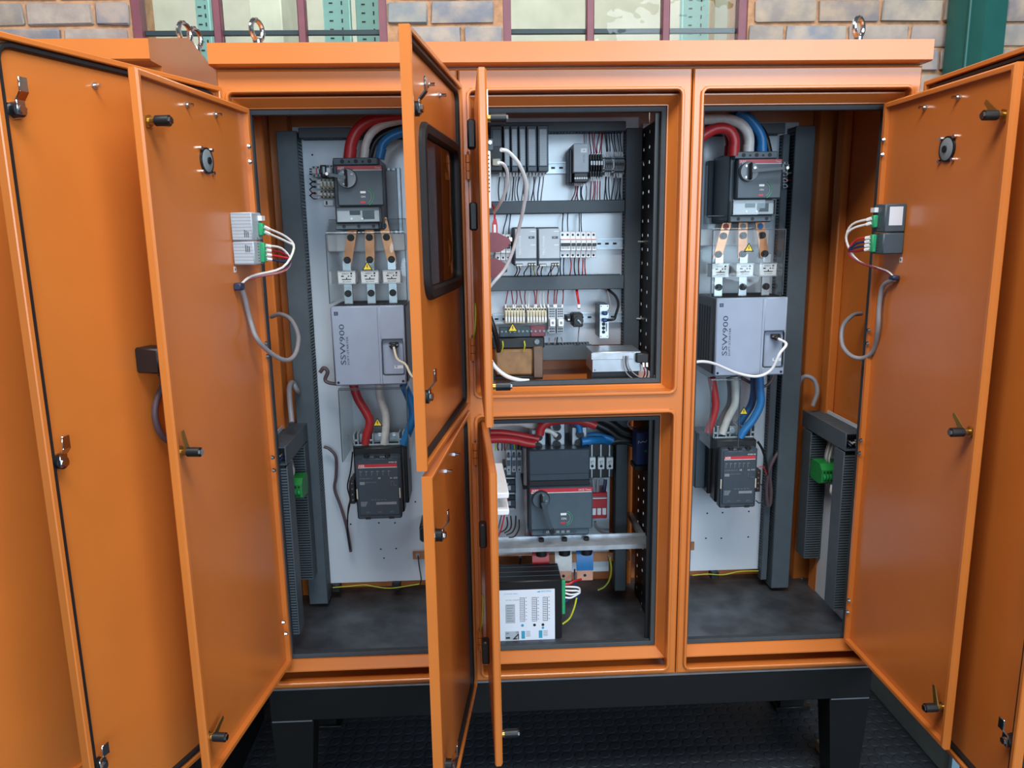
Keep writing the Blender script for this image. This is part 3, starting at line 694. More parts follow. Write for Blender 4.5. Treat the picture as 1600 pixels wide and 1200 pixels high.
def fuse_set(bay, xs_top, zt, xs_bot, z_lug, fx, fz0, fz1, Y, zb, where):
    """three copper links, three square-body fuses, tinned tails; every fuse is a thing of its own"""
    ORD = ('first from the wire duct', 'middle', 'last')
    for k in range(3):
        t = thing('copper_link', 'flat copper link, %s of three %s' % (('leftmost', 'central', 'rightmost')[k], where), 'busbar link', (fx[k], Y, fz1))
        a0, a1 = xs_top[k], xs_bot[k]; h = .0135
        mb = MB(); mb.prism([(a0-h, zt), (a0+h, zt), (a1+h, z_lug), (a1-h, z_lug)], 'y', Y-.002, Y+.004, COP); mb.obj('bar', t)
        for q in (.45, .93):
            xm_, zm = a0+(a1-a0)*q, zt+(z_lug-zt)*q+.004
            m2 = MB(); m2.cyl((xm_, Y-.002, zm), (xm_, Y-.009, zm), .0105, BPL, 16); m2.cyl((xm_, Y-.009, zm), (xm_, Y-.0145, zm), .007, BPL, 6); m2.obj('bolt', t)
        tp = ('red', 'white', 'blue')[k]
        qx, qz = a0+(a1-a0)*.18, zt+(z_lug-zt)*.18
        MB().cyl((qx, Y-.002, qz), (qx, Y-.003, qz), .0095, (RED, LGR, BLC)[k], 16).obj('phase_dot', t, label=tp+' phase dot')
        f = thing('square_fuse', 'square white fuse with printed label, %s of three %s' % (('leftmost', 'central', 'rightmost')[k], where), 'fuse', (fx[k], Y, fz0), 'square fuses '+where)
        wv = .0265
        MB().box(fx[k]-wv, fx[k]+wv, Y-.018, Y+.03, fz0+.002, fz1-.002, WHT, .002).obj('body', f)
        ep = MB()
        for z in (fz0, fz1-.003): ep.box(fx[k]-wv-.001, fx[k]+wv+.001, Y-.019, Y+.031, z, z+.003, STL, .0005)
        ep.obj('end_plate', f)
        bl = MB(); bl.box(fx[k]-.013, fx[k]+.013, Y-.003, Y+.003, fz1, z_lug+.012, TRM, .001); bl.obj('blade', f)
        bl = MB(); bl.box(fx[k]-.013, fx[k]+.013, Y-.003, Y+.003, zb-.02, fz0, TRM, .001); bl.obj('blade', f)
        m2 = MB(); m2.cyl((fx[k], Y-.003, zb+.012), (fx[k], Y-.010, zb+.012), .0105, BPL, 16); m2.cyl((fx[k], Y-.010, zb+.012), (fx[k], Y-.0155, zb+.012), .007, BPL, 6); m2.obj('bolt', f)
        lb = MB(); yy = Y-.0185; z = fz1
        lb.text('690V', (fx[k]-.003, yy, z-.011), (1, 0, 0), (0, 0, 1), .0065, INK, 'c', 1.5); lb.box(fx[k]+.012, fx[k]+.017, yy, yy+.001, z-.011, z-.006, INK)
        for q, wq in ((-.016, .008), (.004, .004), (.012, .004)): lb.box(fx[k]+q, fx[k]+q+wq, yy, yy+.001, z-.018, z-.0145, INK)
        lb.box(fx[k]-.014, fx[k]+.014, yy, yy+.001, z-.027, z-.0245, INK); lb.box(fx[k]-.0015, fx[k]+.0015, yy, yy+.001, z-.0245, z-.02, INK)
        lb.text('IEC 60269', (fx[k], yy, z-.034), (1, 0, 0), (0, 0, 1), .0045, INK, 'c', 1.3)
        lb.obj('printed_label', f)
def starter(label, x0, x1, z0, z1, Yf, kp):
    t = thing('soft_starter', label, 'soft starter', ((x0+x1)/2, .418, z0))
    MB().box(x0-.004, x1+.004, Yf+.014, .418, z0+.004, z1-.002, SSD, .004).obj('housing', t)
    vents = MB()
    for i in range(5): vents.box(x0-.005, x0-.003, Yf+.05+i*.026, Yf+.062+i*.026, z0+.03, z1-.03, INK)
    vents.obj('side_vent', t)
    tv = MB()
    for i in range(24): tv.box(x0+.01+i*.0088, x0+.015+i*.0088, Yf+.03, .40, z1-.0025, z1-.0008, INK)
    tv.obj('top_vent', t, kind='stuff')
    ax, bx, az, bz = kp
    c = MB(); b = .004
    c.box(x0, ax, Yf, Yf+.014, z0, z1, SSG, b); c.box(bx, x1, Yf, Yf+.014, z0, z1, SSG, b); c.box(ax-.006, bx+.006, Yf, Yf+.014, z0, az, SSG, b); c.box(ax-.006, bx+.006, Yf, Yf+.014, bz, z1, SSG, b)
    c.box(ax, bx, Yf+.009, Yf+.013, az, bz, SSG); c.box(ax-.006, x1-.001, Yf-.0008, Yf+.001, z0+.002, z1-.002, SSG, .0003)if False else None
    c.box(ax-.0105, ax-.0098, Yf-.0004, Yf+.001, z0+.004, z1-.004, DGR)
    o = c.obj('front_cover', t)
    e = MB(); e.box(x0+.004, x1-.004, Yf+.0135, Yf+.02, z0+.001, z0+.005, SSD)
    for x in (x0+.010, x1-.010): e.cyl((x, Yf-.0005, z0+.010), (x, Yf+.002, z0+.010), .004, INK, 10)
    e.obj('cover_screws', t)
    kr = MB(); kr.sweep(ax, bx, az, bz, [(0, Yf-.0005), (0, Yf+.009), (.002, Yf+.009), (.002, Yf-.0005)], SSD, .006, 3)
    kr.obj('keypad_bezel', t)
    tx = MB(); tx.text('SSW900', (x0+.036, Yf-.0006, z0+.062), (0, 0, 1), (-1, 0, 0), .022, INKN, 'l', 1.62)
    tx.text('SOFT-STARTER', (x0+.046, Yf-.0006, z0+.062), (0, 0, 1), (-1, 0, 0), .0085, INKN, 'l', 1.5)
    for i in range(3): tx.box(x0+.009, x0+.02, Yf-.0006, Yf, z1-.018-i*.004, z1-.0155-i*.004, INKN)
    for x in (.009, .0185): tx.box(x0+x, x0+x+.0018, Yf-.0006, Yf, z1-.026, z1-.0155, INKN)
    tx.obj('lettering', t)
    lb = MB(); xx = bx-.016; lb.box(xx-.012, xx+.014, Yf+.0084, Yf+.009, az+.016, az+.025, WHT); lb.box(xx-.009, xx-.003, Yf+.0080, Yf+.0085, az+.019, az+.025, SSG); lb.obj('keypad_sticker', t)
    pg = MB(); px_, pz = (ax+bx)/2+.004, bz-.016
    pg.box(px_-.014, px_+.014, Yf-.008, Yf+.009, pz-.006, pz+.008, BPL, .003); pg.box(px_-.009, px_+.010, Yf-.018, Yf-.008, pz-.009, pz+.003, BPL, .003)
    for s_ in (-1, 1): pg.cyl((px_+s_*.0115, Yf-.009, pz+.002), (px_+s_*.0115, Yf-.011, pz+.002), .003, CHR, 8)
    pg.obj('keypad_plug', t, label='black keypad plug')
    return t, Vector((px_+.002, Yf-.018, pz-.004))
def contactor(label, x0, x1, z0, z1, Yf, sidew, side):
    """large contactor: wide moulded base, narrower printed front"""
    t = thing('contactor', label, 'contactor', ((x0+x1)/2, .418, z0)); H = z1-z0; W = x1-x0
    MB().box(x0-.012, x1+.012, .30, .418, z0+.02, z1, BPL, .003).obj('base', t)
    MB().box(x0-.002, x1+.002, Yf+.03, .30, z0+.008, z1-.002, BPL, .004).obj('arc_chamber', t)
    MB().box(x0+.004, x1-.004, Yf, Yf+.03, z0, z1-.022, DGR, .004).obj('front_cover', t)
    r = MB(); r.box(x0+.012, x1-.010, Yf-.003, Yf, z0+.014, z1-.030, DGR, .002); r.obj('label_plate', t)
    nt_ = MB()
    for q in (.28, .72): nt_.cyl((x0+W*q, Yf+.004, z1-.018), (x0+W*q, Yf+.004, z1-.026), .009, INK, 10)
    nt_.box(x0+W*.44, x0+W*.56, Yf-.001, Yf+.004, z1-.027, z1-.022, INK)
    for q in (.25, .75): nt_.box(x0+W*q-.008, x0+W*q+.008, Yf-.001, Yf+.004, z0, z0+.008, INK)
    nt_.obj('fixing_recesses', t)
    yy = Yf-.0036; p = MB(); a, b = x0+.014, x1-.012
    zr = z1-.055
    p.box(a, b, yy, yy+.001, zr, zr+.009, RED); p.box(a, b, yy, yy+.001, zr-.0025, zr-.001, INKW)
    p.text('ABB', (a+.002, yy-.0004, zr+.001), (1, 0, 0), (0, 0, 1), .010, INKW)
    p.text('AF400-30', (b, yy-.0004, zr+.012), (1, 0, 0), (0, 0, 1), .0065, INKW, 'r')
    for k, s_ in enumerate(('1/L1', '3/L2', '5/L3')): p.text(s_, (a+(b-a)*(.16+.34*k), yy-.0004, zr+.024), (1, 0, 0), (0, 0, 1), .006, INKG, 'c')
    for k, s_ in enumerate(('2/T1', '4/T2', '6/T3')): p.text(s_, (a+(b-a)*(.2+.31*k), yy-.0004, z0+.022), (1, 0, 0), (0, 0, 1), .006, INKG, 'c')
    z = zr-.012
    for k in range(6): 
        p.box(a+.006+k*(b-a-.016)/6, a+.007+k*(b-a-.016)/6, yy, yy+.0008, z-.016, z, INKG); p.box(a+.004+k*(b-a-.016)/6, a+.012+k*(b-a-.016)/6, yy, yy+.0008, z-.003, z-.0015, INKG)
    p.text('IEC/EN 60947-4-1', (a+.003, yy-.0004, z-.026), (1, 0, 0), (0, 0, 1), .0055, INKG)
    p.text('CE', (a+(b-a)*.5, yy-.0004, z-.026), (1, 0, 0), (0, 0, 1), .0065, INKW); p.text('UL  CCC', (b, yy-.0004, z-.026), (1, 0, 0), (0, 0, 1), .006, INKW, 'r')
    p.box(a+.003, a+.018, yy, yy+.0008, z-.044, z-.035, INKG); p.text('100-250V 50/60Hz', (a+.02, yy-.0004, z-.038), (1, 0, 0), (0, 0, 1), .0045, INKG)
    p.tube([(b-.02, yy, z-.048), (b-.02, yy, z-.034), (b-.012, yy, z-.036), (b-.012, yy, z-.048), (b-.004, yy, z-.048)], .0005, INKG, 4, 1)
    zz = z0+.058
    for k in range(4): p.box(a+.003, a+.024-k*.002, yy, yy+.0008, zz-.004*k-.0022, zz-.004*k, INKG)
    p.box(a+.05, b-.006, yy, yy+.0008, zz-.010, zz-.002, INKG); 
    for k in range(5): p.tube([(a+.036+k*.010, yy, zz+.008), (a+.038+k*.010, yy, zz+.004), (a+.042+k*.010, yy, zz+.006)], .0006, INKG, 4, 1)
    p.obj('printed_front', t)
    cl = MB()
    for x in (x0+.007, x1-.007): cl.box(x-.0015, x+.0015, Yf-.002, Yf+.004, z0+H*.30, z0+H*.44, OWT)
    cl.obj('front_clip', t)
    cx = x1+.013 if side > 0 else x0-.013
    cb = MB(); cb.box(cx-.008, cx+.008, .25, .33, z0+H*.18, z0+H*.52, BPL, .002)
    for k in range(4): cb.cyl((cx, .2495, z0+H*(.24+.08*k)), (cx, .252, z0+H*(.24+.08*k)), .003, CHR, 8)
    cb.obj('auxiliary_contact', t)
    te = MB()
    for k in range(3):
        xx = x0+W*(.2+.30*k); te.box(xx-.018, xx+.018, .30, .305, z1, z1+.03, TRM, .001); te.cyl((xx, .30, z1+.016), (xx, .29, z1+.016), .008, STL, 6)
    te.obj('terminal_bar', t)
    ba = MB()
    for k in range(4):
        xx = x0+W*(.02+.32*k); 
        for s_ in (-1, 1): ba.box(xx+s_*.006-.0015, xx+s_*.006+.0015, .275, .33, z1-.002, z1+.034, LGR)
        ba.box(xx-.006, xx+.006, .275, .278, z1+.012, z1+.017, LGR)
    ba.box(x0, x1, .274, .277, z1-.003, z1+.002, LGR)
    ba.obj('phase_barrier', t)
    return t
def cable(label, P, r, m, cat='cable', group=None, nm='power_cable', n=12, tape=None, res=6, sleeve=None):
    mb = MB(); mb.tube(P, r, m, n, res)
    if sleeve:
        i, m2, L = sleeve; p = Vector(P[0]) if i == 0 else Vector(P[-1]); q = Vector(P[1]) if i == 0 else Vector(P[-2])
        mb.cyl(p, p+(q-p).normalized()*L, r*1.08, m2, n)
    return mb.obj(nm, None, label, cat, group)
def PT(pts): return [at(*p) for p in pts]
def shield(label, x0, x1, z0, z1, Yf, Yb, slope, left=True):
    """clear acrylic cover: front sheet, bent back top, one or two cheeks"""
    t = thing('clear_shield', label, 'clear cover', ((x0+x1)/2, Yb, z0)); th = .003
    MB().box(x0, x1, Yf, Yf+th, z0, z1-slope[1], ACR).obj('front_sheet', t)
    a = z1-slope[1]; mb = MB(); q = min(.010, slope[0]*.3)
    A, B, D_ = (Yf, a), (Yf, a+q*1.6), (Yf+slope[0], z1)
    cv = [((1-u)**2*A[0]+2*u*(1-u)*B[0]+u*u*D_[0], (1-u)**2*A[1]+2*u*(1-u)*B[1]+u*u*D_[1]) for u in [k/10 for k in range(11)]]
    mb.prism(cv+[(y+th, z) for y, z in reversed(cv)], 'x', x0, x1, ACR); mb.obj('sloped_top', t)
    for x in (x0, x1-th):
        mb = MB(); mb.prism([(Yf+th, z0), (Yb, z0), (Yb, z1), (Yf+slope[0]+th, z1), (Yf+th, a)], 'x', x, x+th, ACR); mb.obj('cheek', t)
    ed = MB()
    for x in (x0, x1): ed.box(x-.0012, x+.0012, Yf-.0004, Yf+th, z0, a, DGR)
    ed.box(x0, x1, Yf-.0004, Yf+th, a-.001, a+.001, DGR)
    ed.box(x0, x1, Yf+slope[0], Yf+slope[0]+th, z1-.001, z1+.001, DGR)
    ed.obj('cut_edges', t, label='dark cut edges')
    return t
# ================================================================ left bay (half hidden by the windowed door)
LB = 'behind the windowed door'; RB = 'in the green-column bay'
x0 = at(469, 500, .35).x-.034; x1 = at(469, 500, .35).x+.028
duct('tall grey wiring duct on the hinge side '+LB, x0, x1, F+.085, F+1.60, .35, .42, 1)
duct('short grey wiring duct across the top '+LB, x1+.002, -.40, at(560, 213, .36).z-.004, F+1.61, .36, .42, 1, False)
xl, xr_, _, zt = rect(526, 258, 600, 318, .2)
LBRK = breaker('grey rotary-handle breaker with lever up toward the small relays, '+LB, xl, zt, .2, 168)
duct_z = None
# clear conduit strips and aluminium rails right of that breaker
t = thing('steel_rail', 'pair of bright steel rails standing right of the breaker '+LB, 'rail', (at(618, 300, .40).x, .41, F+1.2))
for px in (609, 617, 624):
    a = at(px, 300, .40).x; MB().box(a-.005, a+.005, .395, .419, at(px, 375, .4).z, at(px, 262, .4).z, GAL, .001).obj('rail', t)
# small relays, miniature breaker and terminals beside the breaker
def mini(label, px0, py0, px1, py1, Y, body, extra=None, cat='module', nm='terminal_block', rows=2, group=None):
    a, b, c, d = rect(px0, py0, px1, py1, Y); t = thing(nm, label, cat, ((a+b)/2, .418, c), group)
    MB().box(a, b, Y+.012, .418, c, d, body, .002).obj('body', t)
    MB().box(a+.001, b-.001, Y, Y+.012, c+(d-c)*.25, c+(d-c)*.75, body, .002).obj('nose', t)
    s = MB(); n = max(1, int(round((b-a)/.011)))
    for i in range(n):
        x = a+(b-a)*(i+.5)/n
        for z in (c+(d-c)*.12, c+(d-c)*.88): s.cyl((x, Y+.0114, z), (x, Y+.013, z), .0028, INK, 8)
    s.obj('screw_row', t)
    if extra: 
        e = MB()
        for (fx0, fz0, fx1, fz1, m_) in extra: e.box(a+(b-a)*fx0, a+(b-a)*fx1, Y-.004, Y+.002, c+(d-c)*fz0, c+(d-c)*fz1, m_)
        e.obj('front_marking', t)
    return t
mini('small grey two-pole breaker with red stripe beside the duct '+LB, 486, 259, 499, 276, .33, LGR, [(.62, .2, .74, .8, RED)], 'circuit breaker', 'miniature_breaker')
mini('small black and grey relay beside the tiny red-striped breaker '+LB, 499, 257, 509, 276, .33, BPL, [(.55, .2, .9, .8, LGR)], 'relay', 'relay')
mini('pale relay touching the big breaker above the terminal row '+LB, 509, 257, 525, 276, .33, LGR, [(.1, .3, .45, .7, WHT), (.6, .3, .9, .7, DGR)], 'relay', 'relay')
for k in range(4):
    mini('ivory terminal below the small relays, %s of four %s' % (('outermost', 'second', 'third', 'innermost')[k], LB), 499+k*6, 279, 504.6+k*6, 296, .36, OWT, [(.2, .55, .8, .7, WHT)], 'terminal', 'terminal_block', 2, 'ivory terminals '+LB)
    mini('ivory lower terminal, %s of four above the white tag %s' % (('outermost', 'second', 'third', 'innermost')[k], LB), 499+k*6, 298, 504.6+k*6, 309, .36, OWT, [(.2, .4, .8, .6, WHT)], 'terminal', 'terminal_block', 2, 'lower ivory terminals '+LB)
a, b, c, d = rect(505, 312, 521, 322, .4)
t = thing('cable_tag', 'small white clip tag under the terminals '+LB, 'tag', (a, .418, c)); MB().box(a, b, .4, .418, c, d, WHT, .002).obj('clip', t); MB().box(a+.008, a+.013, .3995, .401, c+.004, d-.004, INK).obj('printed_mark', t)
def wires(label, lst, r, mats, where=None, nm='control_wires', ferr=None):
    t = thing(nm, label, 'wires', Vector(lst[0][0]) if not isinstance(lst[0][0][0], tuple) else (0, 0, 0))
    for i, P in enumerate(lst):
        mb = MB(); m_ = mats[i % len(mats)]; mb.tube(P, r, m_, 6, 4)
        mb.obj('wire', t)
        if ferr:
            for e, q in ((0, 1), (-1, -2)):
                if ferr[0 if e == 0 else 1]:
                    p = Vector(P[e]); d_ = (Vector(P[q])-p).normalized()
                    m2 = MB(); m2.cyl(p, p+d_*.013, r*1.5, WHT, 6); m2.obj('ferrule', t)
    return t
L_ = []
for k, py in enumerate((282, 286, 290, 294, 300, 304, 308)):
    L_.append([at(484, py+(2 if k % 2 else -3), .375), at(491, py+(-3 if k % 2 else 3), .365), at(500, py, .37)])
wires('thin wires running from the tall duct to the ivory terminals '+LB, L_, .0018, [BKC, BKC, DBW, BKC, DRW, BKC, BKC], ferr=(0, 1))
L_ = [[at(484, py, .37), at(490, py+1, .36), at(496, 268+k*2, .35)] for k, py in enumerate((264, 268, 272))]
wires('short dark wires from the tall duct to the small red-striped breaker '+LB, L_, .002, [BKC, DRW])
# supply cables bending over the top
grp = 'supply cables curving into the breaker '+LB
for nm_, m_, P, dy in (('red', REDC, [(700, 178), (640, 180), (604, 184), (578, 189), (559, 203), (549, 224), (546, 249)], 0), ('grey-white', WHC, [(700, 186), (650, 186), (616, 190), (594, 197), (578, 211), (571, 229), (569, 249)], .0), ('blue', BLC, [(700, 205), (660, 203), (634, 205), (612, 213), (598, 226), (593, 248)], .0)):
    cable('thick %s cable arching over and down into the breaker %s' % (nm_, LB), [at(*p, .24) for p in P], .0168 if nm_ == 'red' else .0115 if nm_ != 'blue' else .013, m_, 'cable', None, 'power_cable', 14, sleeve=(-1, m_, .03))
cable('slim black cable behind the thick white one '+LB, [at(*p, .29) for p in ((690, 196), (640, 196), (605, 207), (586, 222), (577, 248))], .009, BKC)
# copper links and fuses
xt = [at(p, 345, .3).x for p in (554, 577, 597)]; xb = [at(p, 405, .3).x for p in (542, 578, 613)]; fx = [at(p, 432, .3).x for p in (543, 579, 613)]
t = thing('busbar_support', 'pale grey insulating support bar behind the copper links '+LB, 'support', (at(570, 378, .36).x, .41, F+1.2))
a, b, c, d = rect(511, 365, 634, 393, .36)
MB().box(a, b, .36, .40, c, d, WHT, .003).obj('bar', t)
for x in (a+.03, b-.03): MB().cyl((x, .40, (c+d)/2), (x, .42, (c+d)/2), .012, STL, 10).obj('standoff', t)
fuse_set('l', xt, at(577, 340, .3).z, xb, at(577, 413, .3).z, fx, at(578, 443, .3).z, at(578, 422, .3).z, .3, at(578, 464, .3).z, LB)
a, b, c, d = rect(511, 342, 634, 474, .2)
shield('clear acrylic cover over the fuses '+LB, a, b, c, d, .2, .418, (.06, .042))
hz = MB(); p = at(574, 417, .199); warn_sign(hz, p, (1, 0, 0), (0, 0, 1), (0, -1, 0), .027); hz.obj('warning_sticker', None, 'yellow hazard triangle on the clear fuse cover '+LB, 'sticker')
# soft starter
sx0, sx1, sz0, sz1 = at(520, 540, .21).x, at(633, 540, .21).x, at(578, 602, .21).z, at(574, 478, .21).z
ka, kb = at(598, 558, .21).x, at(630, 558, .21).x; kz0, kz1 = at(614, 585, .21).z, at(613, 531, .21).z
st, pp = starter('grey soft starter with vertical lettering '+LB, sx0, sx1, sz0, sz1, .21, (ka, kb, kz0, kz1))
cable('slim pale cord from the starter keypad, passing behind the windowed door', [pp, pp+Vector((.012, -.03, -.03)), at(634, 570, .14), at(644, 588, .12), at(665, 600, .12)], .0036, OWT, 'cord', None, 'keypad_cord', 8)
# motor cables below it, contactor, shield
cx0, cx1, cz0, cz1 = at(554, 760, .22).x, at(628, 760, .22).x, at(590, 811, .22).z, at(590, 702, .22).z
contactor('black contactor with red stripe '+LB, cx0, cx1, cz0, cz1, .22, 0, -1)
grp = None
cable('red motor cable bent between starter and contactor '+LB, [at(*p, .28) for p in ((552, 600), (559, 622), (573, 646), (578, 660), (573, 680), (571, 694))], .0135, REDC, n=14)
cable('white motor cable between starter and contactor '+LB, [at(*p, .28) for p in ((592, 600), (594, 622), (602, 646), (603, 668), (600, 694))], .012, WHC, n=14)
cable('blue motor cable bowing outward to the contactor '+LB, [at(*p, .28) for p in ((630, 600), (641, 625), (646, 648), (638, 674), (630, 694))], .0135, BLC, n=14)
a, b, c, d = rect(534, 604, 638, 717, .23)
shield('clear acrylic cover over the motor cables '+LB, a, b, c, d, .205, .418, (.001, .004))
hz = MB(); p = at(590, 661, .204); warn_sign(hz, p, (1, 0, 0), (0, 0, 1), (0, -1, 0), .027); hz.obj('warning_sticker', None, 'yellow hazard triangle in front of the bent red cable '+LB, 'sticker')
cable('loose brown-mauve cable hanging from the duct '+LB, [at(*p, Y) for p in ((506, 698), (515, 702), (525, 715), (525, 745), (523, 765), (533, 793), (542, 825), (548, 862)) for Y in (.385,)], .005, MVC, 'cable', None, 'control_cable', 8)
cable('thin black wire looping down beside the contactor '+LB, [at(*p, .34) for p in ((551, 706), (548, 735), (543, 760), (547, 780), (544, 796), (543, 830), (547, 858))], .0025, BKC, 'wire', None, 'control_wire', 6)
cable('second thin wire from the contactor joining the loose cable '+LB, [at(*p, .33) for p in ((555, 747), (549, 746), (546, 760), (547, 785), (545, 797), (542, 815))], .0018, BKC, 'wire', None, 'control_wire', 6)
cable('grey and mauve cable crook entering the starter '+LB, [at(*p, .33) for p in ((500, 582), (506, 575), (512, 581), (508, 593), (514, 598), (527, 600))], .006, MVC, 'cable', None, 'control_cable', 8)
# fan edge and copper earth bar at the door edge
a = at(664, 835, .30); t = thing('round_fan', 'small black round-cornered unit peeping from behind the lower outer door', 'fan', (a.x, .41, a.z))
MB().box(a.x-.018, a.x+.06, .30, .418, a.z-.026, a.z+.026, BPL, .006).obj('housing', t)
mb = MB(); mb.sweep(a.x-.014, a.x+.056, a.z-.022, a.z+.022, [(0, .297), (0, .30), (.003, .30), (.003, .297)], DGR, .008, 3); mb.obj('rim', t)
a, b, c, d = rect(645, 861, 700, 873, .40)
t = thing('earth_bar', 'flat copper earth bar ending beside the lower outer door '+LB, 'earth bar', (a, .41, c)); MB().box(a, b, .398, .404, c, d, COP, .001).obj('bar', t)
p = at(653, 867, .397); MB().cyl((p.x, .392, p.z), (p.x, .40, p.z), .007, STL, 8).obj('bolt', t)
MB().cyl((b-.02, .404, (c+d)/2), (b-.02, .42, (c+d)/2), .008, STL, 8).obj('standoff', t)
cable('thin black wire hanging from the copper earth bar '+LB, [at(653, 868, .39), at(655, 885, .38), at(658, 905, .39), at(656, 914, .40)], .002, BKC, 'wire', None, 'earth_wire', 6)
cable('thin yellow-green wire along the cabinet floor '+LB, [at(*p, .40) for p in ((520, 918), (545, 916), (570, 914), (588, 917), (610, 919), (640, 915), (658, 912))], .0018, YGW, 'wire', None, 'earth_wire', 6)

# ================================================================ right bay (nearest the green column)
xm = at(1233, 500, .35).x
duct('tall grey wiring duct beside the side wall '+RB, xm-.012, xm+.05, F+.085, F+1.60, .35, .42, -1)
duct('second slim slotted duct against the white plate '+RB, xm-.036, xm-.0135, F+.10, F+1.58, .385, .42, -1)
duct('short grey wiring duct across the top '+RB, .32, xm-.04, at(1180, 208, .36).z-.002, F+1.61, .36, .42, 1, False)
xl, xr_, _, zt = rect(1152, 248, 1223, 308, .2)
breaker('grey rotary-handle breaker with lever pointing at the duct, '+RB, xl, zt, .2, 4, (at(1104, 290, .4).x, at(1123, 290, .4).x))
mini('pale small relay tucked behind the breaker edge '+RB, 1222, 252, 1234, 268, .33, LGR, [(.3, .3, .7, .7, BPL)], 'relay', 'relay')
L_ = [[at(1224, py, .35), at(1230, py+(3 if k % 2 else -2), .345), at(1239, py+(1 if k % 2 else 3), .38)] for k, py in enumerate((262, 268, 274, 279, 284, 288, 293))]
wires('thin wires fanning from the breaker edge into the duct '+RB, L_, .002, [BKC, GYC, BKC, DRW, BKC, DBW, BKC], ferr=(1, 0))
for nm_, m_, P, r, Y in (('front red', REDC, [(1080, 228), (1100, 211), (1120, 201), (1138, 203), (1147, 218), (1146, 244)], .0155, .22), ('rear red', REDC, [(1080, 216), (1100, 203), (1122, 196), (1136, 206), (1141, 222), (1139, 244)], .0145, .27),
                         ('front white', WHC, [(1080, 190), (1110, 186), (1140, 187), (1160, 196), (1170, 214), (1169, 242)], .015, .24), ('rear white', WHC, [(1110, 196), (1140, 196), (1155, 204), (1161, 218), (1161, 242)], .011, .29),
                         ('front blue', BLC, [(1152, 173), (1168, 183), (1181, 197), (1190, 215), (1191, 243)], .0135, .24), ('rear blue', BLC, [(1140, 176), (1158, 186), (1173, 201), (1182, 218), (1183, 243)], .012, .28),
                         ('black', BKC, [(1150, 180), (1180, 194), (1195, 212), (1203, 243)], .010, .33)):
    cable('thick %s cable arching over the breaker %s' % (nm_, RB), [at(*p, Y) for p in P], r, m_, n=14, sleeve=(-1, m_, .028) if m_ != BKC else None)
xt = [at(p, 345, .3).x for p in (1137, 1161, 1186)]; xb = [at(p, 395, .3).x for p in (1121, 1160, 1195)]; fx = [at(p, 422, .3).x for p in (1123, 1161, 1197)]
t = thing('busbar_support', 'pale grey insulating support bar behind the copper links '+RB, 'support', (at(1150, 371, .36).x, .41, F+1.2))
a, b, c, d = rect(1085, 357, 1202, 384, .36)
MB().box(a, b, .36, .40, c, d, WHT, .003).obj('bar', t)
for x in (a+.03, b-.03): MB().cyl((x, .40, (c+d)/2), (x, .42, (c+d)/2), .012, STL, 10).obj('standoff', t)
fuse_set('r', xt, at(1161, 343, .3).z, xb, at(1160, 403, .3).z, fx, at(1161, 432, .3).z, at(1161, 411, .3).z, .3, at(1161, 454, .3).z, RB)
a, b, c, d = rect(1113, 336, 1226, 462, .2)
shield('clear acrylic cover over the fuses '+RB, a, b, c, d, .2, .418, (.06, .042))
hz = MB(); p = at(1170, 388, .199); warn_sign(hz, p, (1, 0, 0), (0, 0, 1), (0, -1, 0), .026); hz.obj('warning_sticker', None, 'yellow hazard triangle on the clear fuse cover '+RB, 'sticker')
sx0, sx1, sz0, sz1 = at(1118, 530, .21).x, at(1228, 530, .21).x, at(1170, 587, .21).z, at(1176, 465, .21).z
ka, kb = at(1194, 545, .21).x, at(1224, 545, .21).x; kz0, kz1 = at(1208, 573, .21).z, at(1210, 518, .21).z
st, pp = starter('grey soft starter with a drooping white keypad cord '+RB, sx0, sx1, sz0, sz1, .21, (ka, kb, kz0, kz1))
cable('white cord drooping across the front of the starter '+RB, [pp, pp+Vector((.012, -.03, -.012)), at(1218, 553, .15), at(1205, 578, .16), at(1183, 588, .165), at(1152, 583, .15), at(1118, 569, .12), at(1100, 565, .10), at(1084, 566, .095)], .0042, WHT, 'cord', None, 'keypad_cord', 8)
cx0, cx1, cz0, cz1 = at(1126, 750, .22).x, at(1184, 750, .22).x, at(1157, 793, .22).z, at(1160, 690, .22).z
contactor('black contactor with red stripe '+RB, cx0-.006, cx1, cz0, cz1, .22, 0, 1)
a = at(1087, 740, .39).x; MB().box(a-.02, cx0-.015, .33, .418, cz0+.03, cz1, DGR, .003).obj('interlock_plate', None, 'grey plate bolted beside the contactor '+RB, 'plate')
cable('red motor cable going down to the contactor '+RB, [at(*p, .28) for p in ((1112, 590), (1116, 615), (1118, 635), (1113, 655), (1106, 676))], .0125, REDC, n=14)
cable('white motor cable leaning down to the contactor '+RB, [at(*p, .28) for p in ((1147, 588), (1149, 610), (1148, 632), (1138, 652), (1128, 678))], .012, WHC, n=14)
cable('pale rear motor cable beside the white one '+RB, [at(*p, .32) for p in ((1140, 590), (1142, 612), (1140, 632), (1130, 650), (1120, 676))], .011, GYC, n=14)
cable('front blue motor cable curving into the contactor '+RB, [at(*p, .27) for p in ((1187, 586), (1188, 610), (1188, 632), (1177, 655), (1163, 672), (1156, 684))], .0125, BLC, n=14)
cable('rear blue motor cable curving into the contactor '+RB, [at(*p, .33) for p in ((1178, 590), (1178, 612), (1174, 632), (1163, 650), (1152, 668), (1148, 684))], .012, BLC, n=14)
cable('mauve cable sagging under the starter toward the duct '+RB, [at(*p, .34) for p in ((1158, 590), (1175, 599), (1192, 604), (1204, 597), (1210, 584))], .005, MVC, 'cable', None, 'control_cable', 8)
a, b, c, d = rect(1108, 591, 1153, 698, .22)
shield('narrow clear acrylic cover over the motor cables '+RB, a, b, c, d, .205, .418, (.001, .004))
hz = MB(); p = at(1162, 643, .255); 
